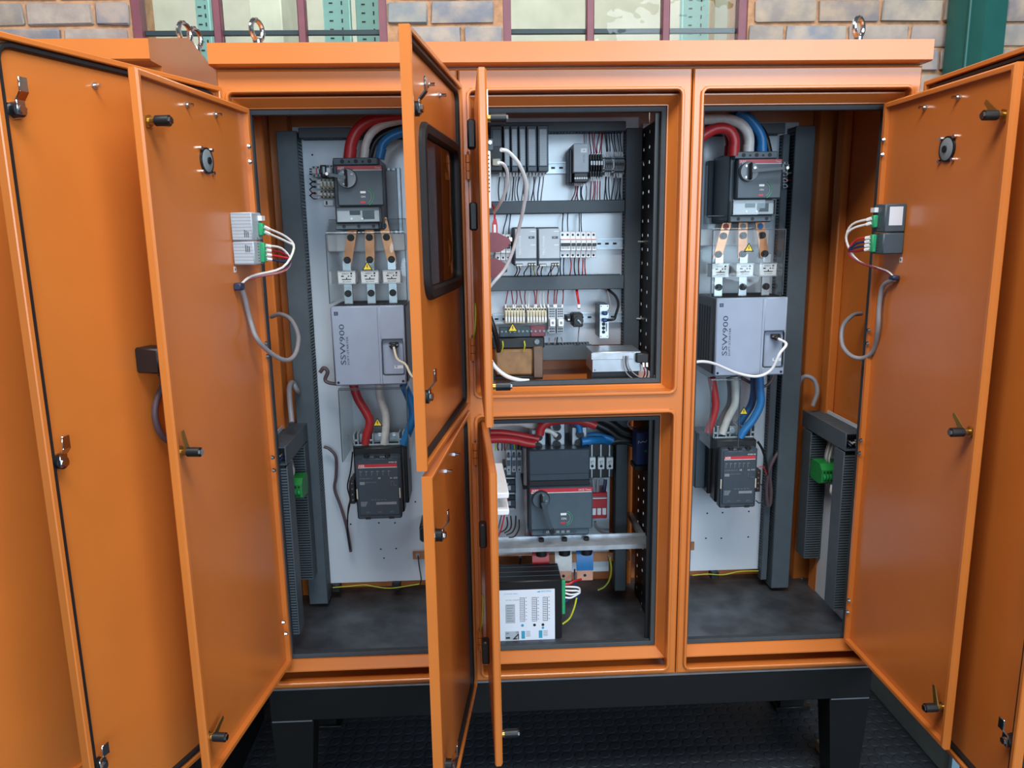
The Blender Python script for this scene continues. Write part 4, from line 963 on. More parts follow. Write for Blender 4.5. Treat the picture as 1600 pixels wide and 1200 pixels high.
a, b, c, d = rect(1153.5, 592, 1210, 690, .257); MB().box(a, b, .257, .2595, c, d, ACR).obj('rear_clear_sheet', None, 'clear acrylic sheet in front of the blue motor cables '+RB, 'clear cover')
p = at(1162, 643, .256); warn_sign(hz, p, (1, 0, 0), (0, 0, 1), (0, -1, 0), .026); hz.obj('warning_sticker', None, 'yellow hazard triangle in front of the blue motor cables '+RB, 'sticker')
cable('black lead from the contactor top to the cable tie '+RB, [at(*p, .33) for p in ((1184, 690), (1191, 702), (1197, 722), (1199, 742))], .004, BKC, 'cable', None, 'control_cable', 8)
cable('mauve-brown cable looped down beside the contactor '+RB, [at(*p, .36) for p in ((1218, 704), (1210, 716), (1202, 735), (1198, 760), (1199, 786), (1203, 789), (1205, 770), (1203, 745))], .0055, MVC, 'cable', None, 'control_cable', 8)
cable('thin black wire loop at the contactor contact '+RB, [at(*p, .3) for p in ((1187, 756), (1194, 762), (1194, 780), (1187, 786), (1181, 782))], .0018, BKC, 'wire', None, 'control_wire', 6)
cable('thin red wire to the contactor coil '+RB, [at(*p, .3) for p in ((1185, 730), (1192, 729), (1196, 736), (1198, 742))], .0016, RPL, 'wire', None, 'control_wire', 6)
cable('thin yellow-green wire along the cabinet floor '+RB, [at(*p, .40) for p in ((1082, 899), (1105, 897), (1130, 898), (1155, 893), (1185, 892))], .0018, YGW, 'wire', None, 'earth_wire', 6)
a, b, c, d = rect(1079, 847, 1085, 860, .38); t = thing('earth_bar', 'stub of copper earth bar at the frame edge '+RB, 'earth bar', (a, .41, c)); MB().box(a-.06, b, .38, .386, c, d, COP, .001).obj('bar', t)
MB().cyl((b-.012, .386, (c+d)/2), (b-.012, .42, (c+d)/2), .006, STL, 8).obj('standoff', t)

# ---------------------------------------------------------------- wiring ducts on the cabinet side walls
def side_ducts(s, where, ptop, pn, pf):
    """top duct plus two vertical ducts on the side wall; s = +1 on the right wall"""
    X = s*.815; Xw = s*.872
    def bx(label, ya, yb, za, zb, nearface):
        t = thing('wire_duct', label, 'wire duct', (s*.85, (ya+yb)/2, za))
        MB().box(X, X+s*.004, ya, yb, za, zb, DUC, .001).obj('cover', t)
        MB().box(Xw-s*.003, Xw, ya, yb, za, zb, DUC).obj('base', t)
        fg = MB()
        if nearface == 'v':
            n = int((zb-za)/.0085)
            for y in (ya+.001, yb-.0035):
                for i in range(n): fg.box(X+s*.004, Xw-s*.003, y, y+.0025, za+i*.0085, za+i*.0085+.005, DUC)
            fg.box(X+s*.008, Xw-s*.005, ya+.006, yb-.006, za, zb, BKC)
        else:
            n = int((yb-ya)/.0125)
            for z in (za+.001, zb-.0035):
                for i in range(n): fg.box(X+s*.004, Xw-s*.003, ya+i*.0125, ya+i*.0125+.0075, z, z+.0025, DUC)
            fg.box(X+s*.012, Xw-s*.008, ya+.03, yb-.004, za+.008, zb-.010, BKC)
        fg.obj('slotted_sides', t, kind='stuff'); return t
    (y0, y1, z0, z1) = ptop
    MB().box(s*.873, s*.877, y0+.01, y1-.01, z0-.62, z1+.01, WPL).obj('side_mounting_plate', cab, label='white side mounting plate')
    t = bx('horizontal grey duct heading the side wall ducts '+where, y0, y1, z0, z1, 'h')
    cw = MB(); 
    for k in range(6): cw.tube([(X+s*(.014+.006*k), y0+.06, z0+.016+.004*(k % 3)), (X+s*(.014+.006*k), y0+.02, z0+.02+.005*(k % 2)), (X+s*(.02+.005*k), y0+.003, z0+.014+.006*(k % 3))], .0025, (DBW, GYC, WHC)[k % 3], 6)
    cw.obj('contained_wires', t, label='wire ends showing in the open mouth')
    bx('nearer upright grey duct on the side wall '+where, y0+.004, y0+.065, pn, z0-.004, 'v')
    bx('farther upright grey duct on the side wall '+where, y1-.075, y1-.012, pf, z0-.004, 'v')
    # green terminal between them, wires above it
    zc_ = z0-.115; ym = (y0+.075+y1-.085)/2
    t = thing('green_terminal', 'green terminal block between the upright side wall ducts '+where, 'terminal', (s*.85, ym, zc_))
    bd = MB(); bd.prism([(ym-.028, zc_-.022), (ym-.028, zc_+.018), (ym-.010, zc_+.034), (ym+.045, zc_+.034), (ym+.055, zc_+.02), (ym+.055, zc_-.02), (ym+.045, zc_-.030), (ym-.015, zc_-.030)], 'x', s*.806, s*.872, GR2); bd.obj('body', t)
    f_ = MB()
    for k in range(6):
        x = s*(.811+.0102*k)
        f_.box(x, x+s*.0078, ym-.034, ym-.0285, zc_-.020, zc_+.004, GR2, .001); f_.box(x+s*.001, x+s*.0068, ym-.0345, ym-.0335, zc_-.006, zc_+.001, GRN); f_.box(x+s*.001, x+s*.0068, ym-.0345, ym-.0335, zc_-.017, zc_-.011, INK)
        f_.box(x+s*.0012, x+s*.0066, ym-.0292, ym-.0278, zc_+.008, zc_+.014, INK)
    f_.obj('pole_row', t)
    L2 = [[(s*.845, ym+.008*k, zc_+.028), (s*.838, ym-.006+.01*k, zc_+.05), (s*.85, ym-.004+.01*k, z0-.008)] for k in range(4)]
    wires('grey wires dropping into the green side wall terminal '+where, L2, .0028, [WHC, GYC])
    cable('stub cable leaving the green side wall terminal '+where, [(s*.84, ym-.03, zc_-.03), (s*.836, ym-.036, zc_-.05), (s*.844, ym-.03, zc_-.065)], .004, WHC, 'wire', None, 'control_wire', 6)
side_ducts(-1, LB, (.07, .37, F+.655, F+.71), F+.13, F+.20)
side_ducts(1, RB, (.098, .405, F+.643, F+.698), F+.13, F+.20)
cable('grey cable crook above the side wall ducts '+LB, [atX(456, 660, -.82), atX(453, 630, -.83), atX(452, 606, -.84), atX(457, 598, -.84), atX(464, 610, -.83), at(470, 618, .38), at(482, 621, .40)], .008, GYC, 'cable', None, 'control_cable', 10)
cable('grey cable arching from the tall duct to the side wall ducts '+RB, [at(1246, 606, .40), at(1251, 593, .39), at(1260, 588, .38), at(1272, 594, .37), at(1277, 612, .36), at(1270, 634, .36)], .0075, GYC, 'cable', None, 'control_cable', 10)

# ---------------------------------------------------------------- on the inner doors
def relay_pair(D, V, where, near, far, ym_, labelled):
    """two stacked grey housings standing off the door: plain end toward the free edge, green plugs on the inward face"""
    (xs_, y0_, y1_), (xe, xt_) = near, far
    u1, _, zt = D.px(xs_, y0_, V); zb = D.px(xs_, y1_, V)[2]; zm = D.px(xs_, ym_, V)[2]
    h = .02
    while h < .14 and D.px(xe, y0_, V+h)[0] < u1: h += .001      # stand-off where the end face meets the inward face
    u0 = D.px(xt_, y0_+4, V+h)[0]
    if not .03 < u1-u0 < .12: u0 = u1-.06
    t = thing('relay_unit', ('stacked grey relay housings with green plugs ' if not labelled else 'grey relay housings with a blank white label ')+where, 'relay unit', D.world((u0+u1)/2, V, zb))
    m_ = LGR if not labelled else MGR
    for nm, za, zc2 in (('upper_housing', zm+.0008, zt), ('lower_housing', zb, zm-.0008)):
        b_ = D.mb(); b_.box(u0+.012, u1, V+.0005, V+h, za, zc2, m_, .003); b_.box(u0, u0+.0115, V+.0005, V+h*.8, za+.002, zc2-.002, DGR, .002); b_.obj(nm, t)
    g = D.mb(); gu = u0+(u1-u0)*.42
    for za, zb2 in ((zm+(zt-zm)*.18, zm+(zt-zm)*.62), (zb+(zm-zb)*.08, zb+(zm-zb)*.92)): g.box(gu-.008, gu+.008, V+h, V+h+.012, za, zb2, GRN, .002)
    g.obj('green_plug', t)
    pm = D.mb()
    for k in range(9): pm.box(gu+.012, gu+.018, V+h, V+h+.0006, zb+.008+k*.007, zb+.0095+k*.007, INK)
    pm.box(gu-.016, gu+.004, V+h, V+h+.010, zt-.020, zt-.008, WHT)
    if labelled: pm.box(u1, u1+.0006, V+h*.18, V+h*.80, zm+(zt-zm)*.25, zt-(zt-zm)*.10, LBL)
    else:
        for zc_ in (zm+.018, zm-.018):
            for k in range(3): pm.box(u1, u1+.0005, V+h*(.62+.08*k), V+h*(.65+.08*k), zc_-.009, zc_+.009-.002*k, INK)
        for k in range(16):
            z = zb+(zt-zb)*(k+.5)/16; pm.box(u1, u1+.0003, V+.002, V+h-.002, z-.0004, z+.0004, INKG)
    pm.obj('printed_marks', t)
    return gu+.026, zt, zb, zm, h
us, zt, zb, zm, h = relay_pair(dli, VL, 'on the inner door behind the windowed door', (358, 332, 415), (392, 411), 377, False)
def DW(D, u, v, z): return tuple(D.world(u, v, z))
tag_ = dli.mb(); q = dli.px(367, 421, VL); tag_.box(q[0]-.006, q[0]+.006, VL+.0003, VL+.001, q[2]-.007, q[2]+.007, WHT); tag_.box(q[0]-.002, q[0]+.002, VL+.001, VL+.0014, q[2]-.003, q[2]+.003, INK); tag_.obj('id_sticker', None, 'tiny white sticker below the stacked relay housings on the hinge-side inner door', 'sticker')
v = VL+h+.013
ends = dli.px(376, 445, VL+.012)
lst = []
for k in range(2): lst.append([DW(dli, us-.028, v, zt-.035-.012*k), dli.world(us-.075, v+.035, zt-.06-.012*k), dli.world(us-.085, v+.05, zm-.02), dli.world(us-.05, v+.03, zb-.01), dli.world(ends[0]-.03, VL+.03, ends[2]+.02), dli.world(ends[0], VL+.012, ends[2])])
for k in range(4): lst.append([DW(dli, us-.028, v, zm-.012-.011*k), dli.world(us-.065, v+.025, zm-.02-.011*k), dli.world(us-.08, v+.04, zm-.05), dli.world(us-.05, v+.03, zb-.02), dli.world(ends[0]-.03, VL+.028, ends[2]+.015), dli.world(ends[0], VL+.012, ends[2])])
wires('white, red and navy wires looping from the stacked relay housings', lst, .003, [WHC, WHC, WHC, DRW, REDC, DBW], ferr=(1, 0))
e1 = dli.world(ends[0], VL+.012, ends[2])
cable('grey wrapped cable hooking down the inner door toward the bay behind the windowed door', [e1, Vector(dli.world(*dli.px(383, 468, VL+.012))), Vector(dli.world(*dli.px(391, 500, VL+.014))), Vector(dli.world(*dli.px(402, 530, VL+.03))), at(425, 553, -.04), at(448, 563, .0), at(462, 552, .04), at(466, 525, .09), at(455, 500, .13), at(438, 491, .17), at(424, 495, .20)], .0062, GYC, 'cable', None, 'door_cable', 10)
mb = dli.mb(); q = dli.px(376, 447, VL+.014); mb.box(q[0]-.012, q[0]+.012, VL+.0003, VL+.02, q[2]-.01, q[2]+.008, NBT, .003); mb.obj('cable_anchor', None, 'dark cable tie anchor where the grey hooked cable starts on the inner door', 'cable tie')
def meter_back(D, V, px, py, label):
    u, _, z = D.px(px, py, V+.01); t = thing('round_gauge', label, 'gauge', D.world(u, V, z))
    mb = D.mb(); mb.cyl((u, V+.0003, z), (u, V+.005, z), .029, BPL, 28); mb.cyl((u, V+.005, z), (u, V+.008, z), .025, HDG, 28, .017); mb.obj('body', t)
    D.mb().cyl((u, V+.0075, z), (u, V+.011, z), .008, BPL, 14).obj('centre_cap', t)
    for a in (45, 135, 225, 315):
        c = (u+.036*math.cos(math.radians(a)), V+.0003, z+.036*math.sin(math.radians(a))); m2 = D.mb(); m2.cyl(c, (c[0], V+.007, c[2]), .0045, CHR, 8); m2.obj('screw', t)
meter_back(dli, VL, 328, 251, 'round black speaker-like gauge back on the inner door above the stacked relays')
us, zt, zb, zm, h = relay_pair(dri, VR, 'on the inner door of the green-column bay', (1418, 318, 397), (1385, 1363), 363, True)
v = VR+h+.013; ends = dri.px(1398, 436, VR+.012); lst = []
for k in range(2): lst.append([DW(dri, us-.028, v, zt-.035-.012*k), dri.world(us-.07, v+.03, zt-.05-.012*k), dri.world(us-.085, v+.035, zm-.02), dri.world(us-.06, v+.01, zb-.02), dri.world(ends[0]-.03, VR+.02, ends[2]+.02), dri.world(ends[0], VR+.012, ends[2])])
for k in range(4): lst.append([DW(dri, us-.028, v, zm-.012-.010*k), dri.world(us-.06, v+.02, zm-.018-.010*k), dri.world(us-.078, v+.03, zm-.05), dri.world(us-.058, v+.01, zb-.022), dri.world(ends[0]-.03, VR+.02, ends[2]+.018), dri.world(ends[0], VR+.012, ends[2])])
wires('white, red and navy wires looping from the relay housings with the white label', lst, .003, [WHC, WHC, REDC, DBW, DBW, DRW], ferr=(1, 0))
cable('grey wrapped cable hooking down the inner door into the green-column bay', [dri.world(ends[0], VR+.012, ends[2])]+[dri.world(*dri.px(*p, VR+.014)) for p in ((1380, 447), (1374, 475), (1372, 510))]+[at(1366, 545, .0), at(1350, 559, .03), at(1330, 556, .06), at(1316, 538, .10), at(1317, 510, .13), at(1332, 493, .15), at(1346, 490, .17)], .0062, GYC, 'cable', None, 'door_cable', 10)
mb = dri.mb(); q = dri.px(1395, 434, VR+.014); mb.box(q[0]-.012, q[0]+.012, VR+.0003, VR+.02, q[2]-.006, q[2]+.006, NBT, .003); mb.obj('cable_anchor', None, 'navy cable tie anchor below the relay housings with the white label', 'cable tie')
mb = dri.mb(); q = dri.px(1408, 406, VR); mb.box(q[0]-.006, q[0]+.006, VR+.0003, VR+.001, q[2]-.007, q[2]+.007, WHT); mb.box(q[0]-.002, q[0]+.002, VR+.001, VR+.0014, q[2]-.003, q[2]+.003, INK); mb.obj('id_sticker', None, 'tiny white sticker below the relay housings with the white label', 'sticker')
meter_back(dri, VR, 1475, 233, 'round black speaker-like gauge back on the inner door nearest the green column')
# black socket and its cable at the outside edge of the left inner door
q = dlo.px(241, 562, .02); wp = dlo.world(*q)
t = thing('door_connector', 'black connector block behind the free edge of the tall inner door', 'connector', wp)
mb = dlo.mb(); mb.box(q[0]-.03, q[0]+.02, INNER+.001, .05, q[2]-.028, q[2]+.028, BPL, .004); mb.obj('body', t)
mb = dlo.mb(); mb.box(q[0]-.0, q[0]+.012, .05, .053, q[2]+.024, q[2]+.034, CHR, .001); mb.box(q[0]-.022, q[0]-.014, .05, .053, q[2]-.004, q[2]+.012, CHR, .001); mb.obj('clip', t)
cable('mauve cable dropping from the black connector behind the tall inner door', [dlo.world(*dlo.px(*p, .0)) for p in ((252, 585), (255, 600), (246, 622), (242, 645), (248, 672), (262, 688), (275, 690))], .0075, MVC, 'cable', None, 'door_cable', 10)
# ================================================================ middle bay, upper compartment
UM = 'in the upper compartment'; LM = 'in the lower compartment'
def ductpx(label, px0, py0, px1, py1, Y, Yb, vertical):
    a, b, c, d = rect(px0, py0, px1, py1, Y); return duct(label, a, b, c, d, Y, Yb, 1, vertical)
dx0 = at(976, 400, .36).x; dx1 = at(1001, 400, .36).x
duct('upright grey wiring duct on the perforated-panel side '+UM, dx0, dx1, F+.905, F+1.60, .36, .419, 1)
def hduct(label, px0, py0, py1, Y=.36, endx=None):
    xm_ = 880; a = at(px0, (py0+py1)/2, Y).x; b = endx if endx else dx0-.001; z0, z1 = at(xm_, py1, Y).z, at(xm_, py0, Y).z
    return duct(label, a, b, z0, z1, Y, .419, 1, False)
hduct('topmost horizontal grey duct above the module rack '+UM, 762, 190, 206)
hduct('second horizontal grey duct, under the module rack '+UM, 762, 313, 333)
hduct('third horizontal grey duct, under the power supplies '+UM, 762, 431, 453)
hduct('lowest horizontal grey duct behind the transformer '+UM, 832, 539, 563, .36, at(925, 550, .36).x)
def dinrail(label, px0, px1, py, Y=.40, bright=GAL):
    a, b = at(px0, py, Y).x, at(px1, py, Y).x; z = at((px0+px1)/2, py, Y).z
    mb = MB(); mb.prism([(Y+.008, z-.0175), (Y, z-.0175), (Y, z-.0125), (Y+.007, z-.0125), (Y+.007, z+.0125), (Y, z+.0125), (Y, z+.0175), (Y+.008, z+.0175)], 'x', a, b, bright)
    t = thing('mounting_rail', label, 'rail', ((a+b)/2, .41, z)); mb.obj('rail', t)
    s = MB()
    n = int((b-a)/.025)
    for i in range(n): s.box(a+.006+i*.025, a+.018+i*.025, Y+.0062, Y+.0075, z-.003, z+.003, INK)
    s.obj('slot_row', t, kind='stuff')
    m2 = MB()
    for x in (a+.02, b-.02): m2.cyl((x, Y+.0078, z), (x, .4195, z), .006, STL, 8)
    m2.obj('spacer', t)
dinrail('steel mounting rail behind the module rack '+UM, 770, 972, 262)
dinrail('steel mounting rail with its bare end right of the seven breakers '+UM, 770, 974, 382)
dinrail('steel mounting rail behind the rotary switch '+UM, 770, 972, 497)
# module rack: five input/output modules and a processor
mods = ((787, 797.5), (798.5, 810), (811, 822.5), (823.5, 839.5), (840.5, 857.5))
names = ('first', 'second', 'third', 'fourth, wider', 'fifth and farthest')
for (p0, p1), n_ in zip(mods, names):
    a, b, c, d = rect(p0, 195, p1, 268, .29); t = thing('rack_module', 'tall grey-blue rack module, %s from the edge-on door' % n_, 'module', ((a+b)/2, .40, c), 'rack modules in a row')
    MB().box(a, b, .302, .40, c, d, DGR, .002).obj('body', t)
    e = (b-a)*.16; MB().box(a+e, b-e, .2985, .302, c+(d-c)*.13, c+(d-c)*.92, LGR, .001).obj('label_flap', t)
    MB().box(a+.001, b-.001, .292, .302, c, c+(d-c)*.12, DGR, .002).obj('terminal_cover', t)
    m2 = MB()
    for i in range(14): m2.box(a+e+.002, b-e-.002, .2980, .2986, c+(d-c)*(.16+.05*i), c+(d-c)*(.163+.05*i), INKG)
    m2.obj('printed_lines', t)
a, b, c, d = rect(766, 195, 786, 300, .29); t = thing('processor_module', 'dark processor module at the head of the rack beside the edge-on door', 'module', ((a+b)/2, .40, c))
MB().box(a, b, .30, .40, c+.06, d, BPL, .003).obj('body', t); MB().box(a+.008, b-.004, .298, .30, d-.06, d-.012, DGR, .001).obj('display_window', t)
MB().box(a+.006, a+.03, .286, .30, d-.115, d-.095, OWT, .002).obj('key_switch', t)
# loose white-grey interface box fixed to the back of the upper inner door
U0 = dmi.px(783, 235, VM+.03)
a = dmi.mb(); zt, zb = at(772, 222, -.2).z, at(772, 328, -.2).z
t = thing('door_interface', 'white slotted interface box on the back of the thin upper inner door', 'interface', dmi.world(.25, VM, zb))
dmi.mb().box(.10, .34, VM+.0005, VM+.022, zb, zt-.03, WHT, .002).obj('housing', t)
s = dmi.mb()
for i in range(10): s.box(.335, .3405, VM+.006, VM+.019, zb+.035+i*.0085, zb+.038+i*.0085, INK)
s.obj('vent_row', t)
dmi.mb().box(.12, .33, VM+.0005, VM+.03, zt-.029, zt-.004, DGR, .002).obj('connector_block', t)
dmi.mb().box(.14, .30, VM+.0005, VM+.018, zt-.0035, zt+.02, WHT, .002).obj('terminal', t)
s = dmi.mb(); s.cyl((.331, VM+.010, zt-.012), (.334, VM+.010, zt-.012), .004, CHR, 8); s.cyl((.331, VM+.022, zt-.012), (.334, VM+.022, zt-.012), .004, CHR, 8); s.obj('jack_screw', t)
cable('thick white data cable arching from the door interface down across the power supplies', [at(*p) for p in ((783, 234, -.19), (795, 238, -.17), (812, 258, -.14), (822, 288, -.1), (818, 325, -.05), (810, 360, .0), (802, 390, .03), (789, 420, .06), (774, 438, .07), (764, 450, .08))], .0048, WHT, 'cable', None, 'data_cable', 10)
cable('second white data cable looping tightly beside the first at the door interface', [at(*p) for p in ((779, 254, -.19), (787, 257, -.17), (793, 270, -.14), (792, 292, -.10), (783, 315, -.05), (772, 332, .02))], .004, WHT, 'cable', None, 'data_cable', 10)
cable('thin white cable dropping past the maroon connectors', [at(*p) for p in ((775, 398, .2), (773, 412, .2), (768, 430, .2), (765, 442, .2))], .003, WHT, 'cable', None, 'data_cable', 8)
cable('thick white cable rising at the bottom beside the transformer', [at(*p) for p in ((764, 560, .06), (776, 576, .06), (792, 588, .06), (812, 594, .07), (826, 595, .08))], .006, WHT, 'cable', None, 'data_cable', 10)
# controller, black terminals and grey terminals right of the bare plate
a, b, c, d = rect(896, 224, 920, 285, .29); t = thing('controller_unit', 'grey controller with slanted side and white sockets, right of the bare white plate', 'controller', ((a+b)/2, .40, c))
MB().box(a, b, .29, .40, c+(d-c)*.26, d, LGR, .002).obj('body', t); MB().box(a+.002, b-.002, .292, .40, c, c+(d-c)*.255, BPL, .002).obj('socket_base', t)
MB().box(a-.010, a-.0005, .315, .40, c+.0, d-.012, DGR, .003).obj('side_unit', t)
s = MB()
for i in range(6): s.cyl((a+.006+i*(b-a-.012)/5, .2915, c+(d-c)*.11), (a+.006+i*(b-a-.012)/5, .294, c+(d-c)*.11), .003, WHT, 8)
s.obj('socket_row', t)
s = MB(); s.box(b-.024, b-.006, .2894, .29, d-.026, d-.014, WHT); s.box(b-.016, b-.013, .2890, .2896, d-.021, d-.019, INK); 
s.text('24V DC', (b-.012, .2894, d-.055), (0, 0, 1), (-1, 0, 0), .0075, INKG); s.obj('printed_front', t)
for k in range(5):
    mini('slim black fuse terminal with white window, %s of five beside the controller' % ('first', 'second', 'third', 'fourth', 'fifth')[k], 922.3+k*4.05, 240, 926+k*4.05, 276, .34, BPL, [(.15, .5, .85, .68, WHT)], 'terminal', 'fuse_terminal', 2, 'black fuse terminals beside the controller')
mini('white end stop between the black fuse terminals and the small grey terminal row', 942.5, 244, 946, 268, .35, WHT, None, 'end stop', 'end_stop')
for k in range(4):
    mini('grey terminal, %s of four after the first white end stop' % ('first', 'second', 'third', 'fourth')[k], 946.6+k*2.6, 244, 949+k*2.6, 270, .35, LGR, [(0, .45, 1, .62, BPL), (.25, .5, .75, .58, OWT)], 'terminal', 'terminal_block', 2, 'four grey terminals')
mini('white end stop between the two grey terminal rows', 957.2, 244, 961, 269, .35, WHT, None, 'end stop', 'end_stop')
for k in range(6):
    mini('grey terminal, %s of six beside the upright duct' % ('first', 'second', 'third', 'fourth', 'fifth', 'sixth')[k], 961.6+k*2.55, 244, 963.9+k*2.55, 271, .35, LGR, [(0, .45, 1, .62, BPL), (.25, .5, .75, .58, OWT)], 'terminal', 'terminal_block', 2, 'six grey terminals')
def drop(pairs, Ya, Yb, ja=2.):
    out = []
    for (x0_, y0_, x1_, y1_) in pairs:
        m1 = random.uniform(-ja, ja); out.append([at(x0_, y0_, Ya), at(x0_+(x1_-x0_)*.3+m1, y0_+(y1_-y0_)*.35, (Ya+Yb)/2-.005), at(x0_+(x1_-x0_)*.75+m1, y0_+(y1_-y0_)*.7, (Ya+Yb)/2-.005), at(x1_, y1_, Yb)])
    return out
wires('dark red wires dropping from the topmost duct into the black fuse terminals', drop([(921, 207, 924, 240), (925, 207, 928, 240), (929, 207, 932, 240), (937, 207, 933, 240), (940, 207, 936, 240), (942, 207, 940, 240)], .38, .355), .0017, [DRW, DRW, RPL, DRW, RPL, DRW])
wires('black wires dropping from the topmost duct into the grey terminal rows', drop([(945, 207, 947.5, 244), (948, 207, 950, 244), (951, 207, 953, 244), (955, 207, 962, 244), (960, 207, 965, 244), (964, 207, 968, 244), (969, 207, 973, 244)], .38, .36), .0017, [BKC, DBW], ferr=(0, 1))
wires('two thin wires dropping from the topmost duct behind the controller', drop([(913, 207, 913, 226), (916, 207, 915.5, 226)], .38, .34, .3), .0012, [DRW, GYC])
wires('red wires fanning down from the black fuse terminals to the second duct', drop([(924, 276, 922, 313), (927, 276, 926, 313), (930, 276, 929, 313), (934, 276, 933, 313), (938, 276, 937, 313)], .355, .38), .0017, [DRW, RPL, DRW, RPL, DRW], ferr=(1, 0))
wires('black wires falling from the grey terminal rows to the second duct', drop([(946, 269, 944, 313), (949, 269, 949, 313), (952, 269, 953, 313), (960, 271, 955, 313), (964, 271, 961, 313), (968, 271, 967, 313), (971, 271, 970, 313)], .36, .38, 3), .0017, [BKC, DBW, BKC], ferr=(1, 0))
wires('mixed wires bunching down from the controller sockets to the second duct', drop([(898, 285, 893, 313), (901, 285, 898, 313), (905, 285, 903, 313), (908, 285, 908, 313), (912, 285, 911, 313), (915, 285, 915, 313)], .33, .38, 3), .0017, [DRW, RPL, BKC, DBW, BKC, GYC], ferr=(1, 0))
wires('dark and pale wires hanging below the rack modules to the second duct', drop([(782+k*5.2, 270, 780+k*5.0, 313) for k in range(14)], .31, .37, 3), .0018, [BKC, GYC, DBW, WHC, BKC, GYC], ferr=(1, 0))
# second row
for p0, p1, n_ in ((805, 838.5, 'first, half behind the white cable'), (842, 875, 'second, touching the seven breakers')):
    a, b, c, d = rect(p0, 357, p1, 416, .28); t = thing('power_supply', 'grey-blue power supply, '+n_, 'power supply', ((a+b)/2, .40, c), 'twin power supplies')
    MB().box(a, b, .28, .40, c+(d-c)*.2, d, LGR, .002).obj('front_cover', t); MB().box(a-.006, b-.001, .30, .40, c+.002, d+.004, DGR, .003).obj('housing', t)
    MB().box(a, b, .2805, .40, c+(d-c)*.16, c+(d-c)*.198, DGR).obj('lower_band', t)
    MB().box(a, b, .2835, .40, c, c+(d-c)*.158, LGR, .001).obj('terminal_cover', t)
    s = MB(); 
    s.box(a+.002, a+.022, .276, .2835, c, c+.008, BPL); s.box(b-.026, b-.004, .276, .2835, c, c+.010, BPL)
    for i in range(4): s.box(a+.004+i*.0045, a+.007+i*.0045, .2752, .276, c+.001, c+.006, WHT)
    for i in range(3): s.cyl((b-.022+i*.008, .2754, c+.005), (b-.022+i*.008, .2765, c+.005), .0025, OWT, 8)
    s.obj('plug', t)
    s = MB(); s.text('TRIO POWER', (a+.018, .2795, c+(d-c)*.30), (0, 0, 1), (-1, 0, 0), .0095, INKW); s.box(b-.024, b-.006, .2794, .28, d-.03, d-.023, DGR); s.text('OK', (b-.020, .2788, d-.028), (1, 0, 0), (0, 0, 1), .0045, INKW)
    for q in (.010, .050): s.box(b-.018, b-.004, .2794, .28, d-q, d-q+.002, INKW)
    s.obj('printed_front', t)
edges = [875.6+8.15*k for k in range(8)]
for k in range(6):
    p0, p1 = (edges[0], edges[2]) if k == 0 else (edges[k+1], edges[k+2])
    a, b, c, d = rect(p0+.15, 362, p1-.15, 403, .31)
    t = thing('miniature_breaker', ('white two-pole miniature breaker at the power supply end of the row' if k == 0 else 'white single-pole miniature breaker, %s after the two-pole one' % ('first', 'second', 'third', 'fourth', 'fifth and last')[k-1]), 'circuit breaker', ((a+b)/2, .40, c), 'row of miniature breakers')
    MB().box(a, b, .325, .40, c, d, WHT, .0012).obj('body', t); MB().box(a+.0003, b-.0003, .31, .3255, c+(d-c)*.28, c+(d-c)*.74, WHT, .001).obj('nose', t)
    MB().box(a+.002, b-.002, .300, .311, c+(d-c)*.46, c+(d-c)*.57, BPL, .001).obj('toggle', t)
    s = MB(); s.box(a+.001, b-.001, .3094, .3102, c+(d-c)*.69, c+(d-c)*.715, RED)
    for j in range(2 if k == 0 else 1):
        xx = a+(b-a)*((j+.5)/(2 if k == 0 else 1))
        for q in (.88, .10): s.cyl((xx, .3242, c+(d-c)*q), (xx, .326, c+(d-c)*q), .0035, INK, 10)
        s.box(xx-.001, xx+.001, .3094, .3101, c+(d-c)*.36, c+(d-c)*.39, INK)
    s.obj('screw_row', t)
for k in range(3):
    a, b, c, d = rect(774+k*8.2, 366, 781.8+k*8.2, 407, .31)
    t = thing('miniature_breaker', 'white miniature breaker partly behind the maroon connectors, %s from the edge-on door' % ('nearest', 'second', 'third')[k], 'circuit breaker', ((a+b)/2, .40, c), 'breakers behind the maroon connectors')
    MB().box(a, b, .325, .40, c, d, WHT, .0012).obj('body', t); MB().box(a+.0003, b-.0003, .312, .3255, c+(d-c)*.28, c+(d-c)*.74, WHT, .001).obj('nose', t); MB().box(a+.002, b-.002, .304, .3125, c+(d-c)*.46, c+(d-c)*.57, BPL, .001).obj('toggle', t)
    s = MB()
    for q in (.88, .10): s.cyl(((a+b)/2, .3242, c+(d-c)*q), ((a+b)/2, .326, c+(d-c)*q), .0033, INK, 10)
    s.obj('screw_row', t)
# maroon connectors and red plug near the door edge
for py, n_ in ((380, 'upper'), (420, 'lower')):
    Y = .17; a = at(766, py, Y).x; z = at(785, py, Y).z; t = thing('data_connector', '%s maroon data connector shell beside the thin upper inner door' % n_, 'connector', (a+.03, Y, z-.03))
    mb = MB(); w_ = at(799, py, Y).x-a; w2 = w_*(.98 if n_ == 'upper' else .82)
    mb.prism([(a, z+.030), (a+w2*.35, z+.030), (a+w2*.9, z+.014), (a+w2, z+.004), (a+w2*.96, z-.008), (a+w2*.4, z-.026), (a, z-.024)], 'y', Y, Y+.016, MAR); mb.obj('shell', t)
    s = MB(); s.cyl((a+w2-.004, Y-.0012, z-.006), (a+w2-.004, Y+.002, z-.006), .0032, INK, 8); s.box(a+w2*.9, a+w2+.004, Y+.004, Y+.012, z+.004, z+.016, WHT, .001); s.obj('screw', t)
    MB().box(a+.002, a+.014, Y+.016, .312, z-.01, z+.01, BPL).obj('plug', t)
a, b, c, d = rect(769, 342, 777.5, 367, .2); t = thing('red_plug', 'small red plug with white tag above the maroon connectors', 'plug', (a, .2, c))
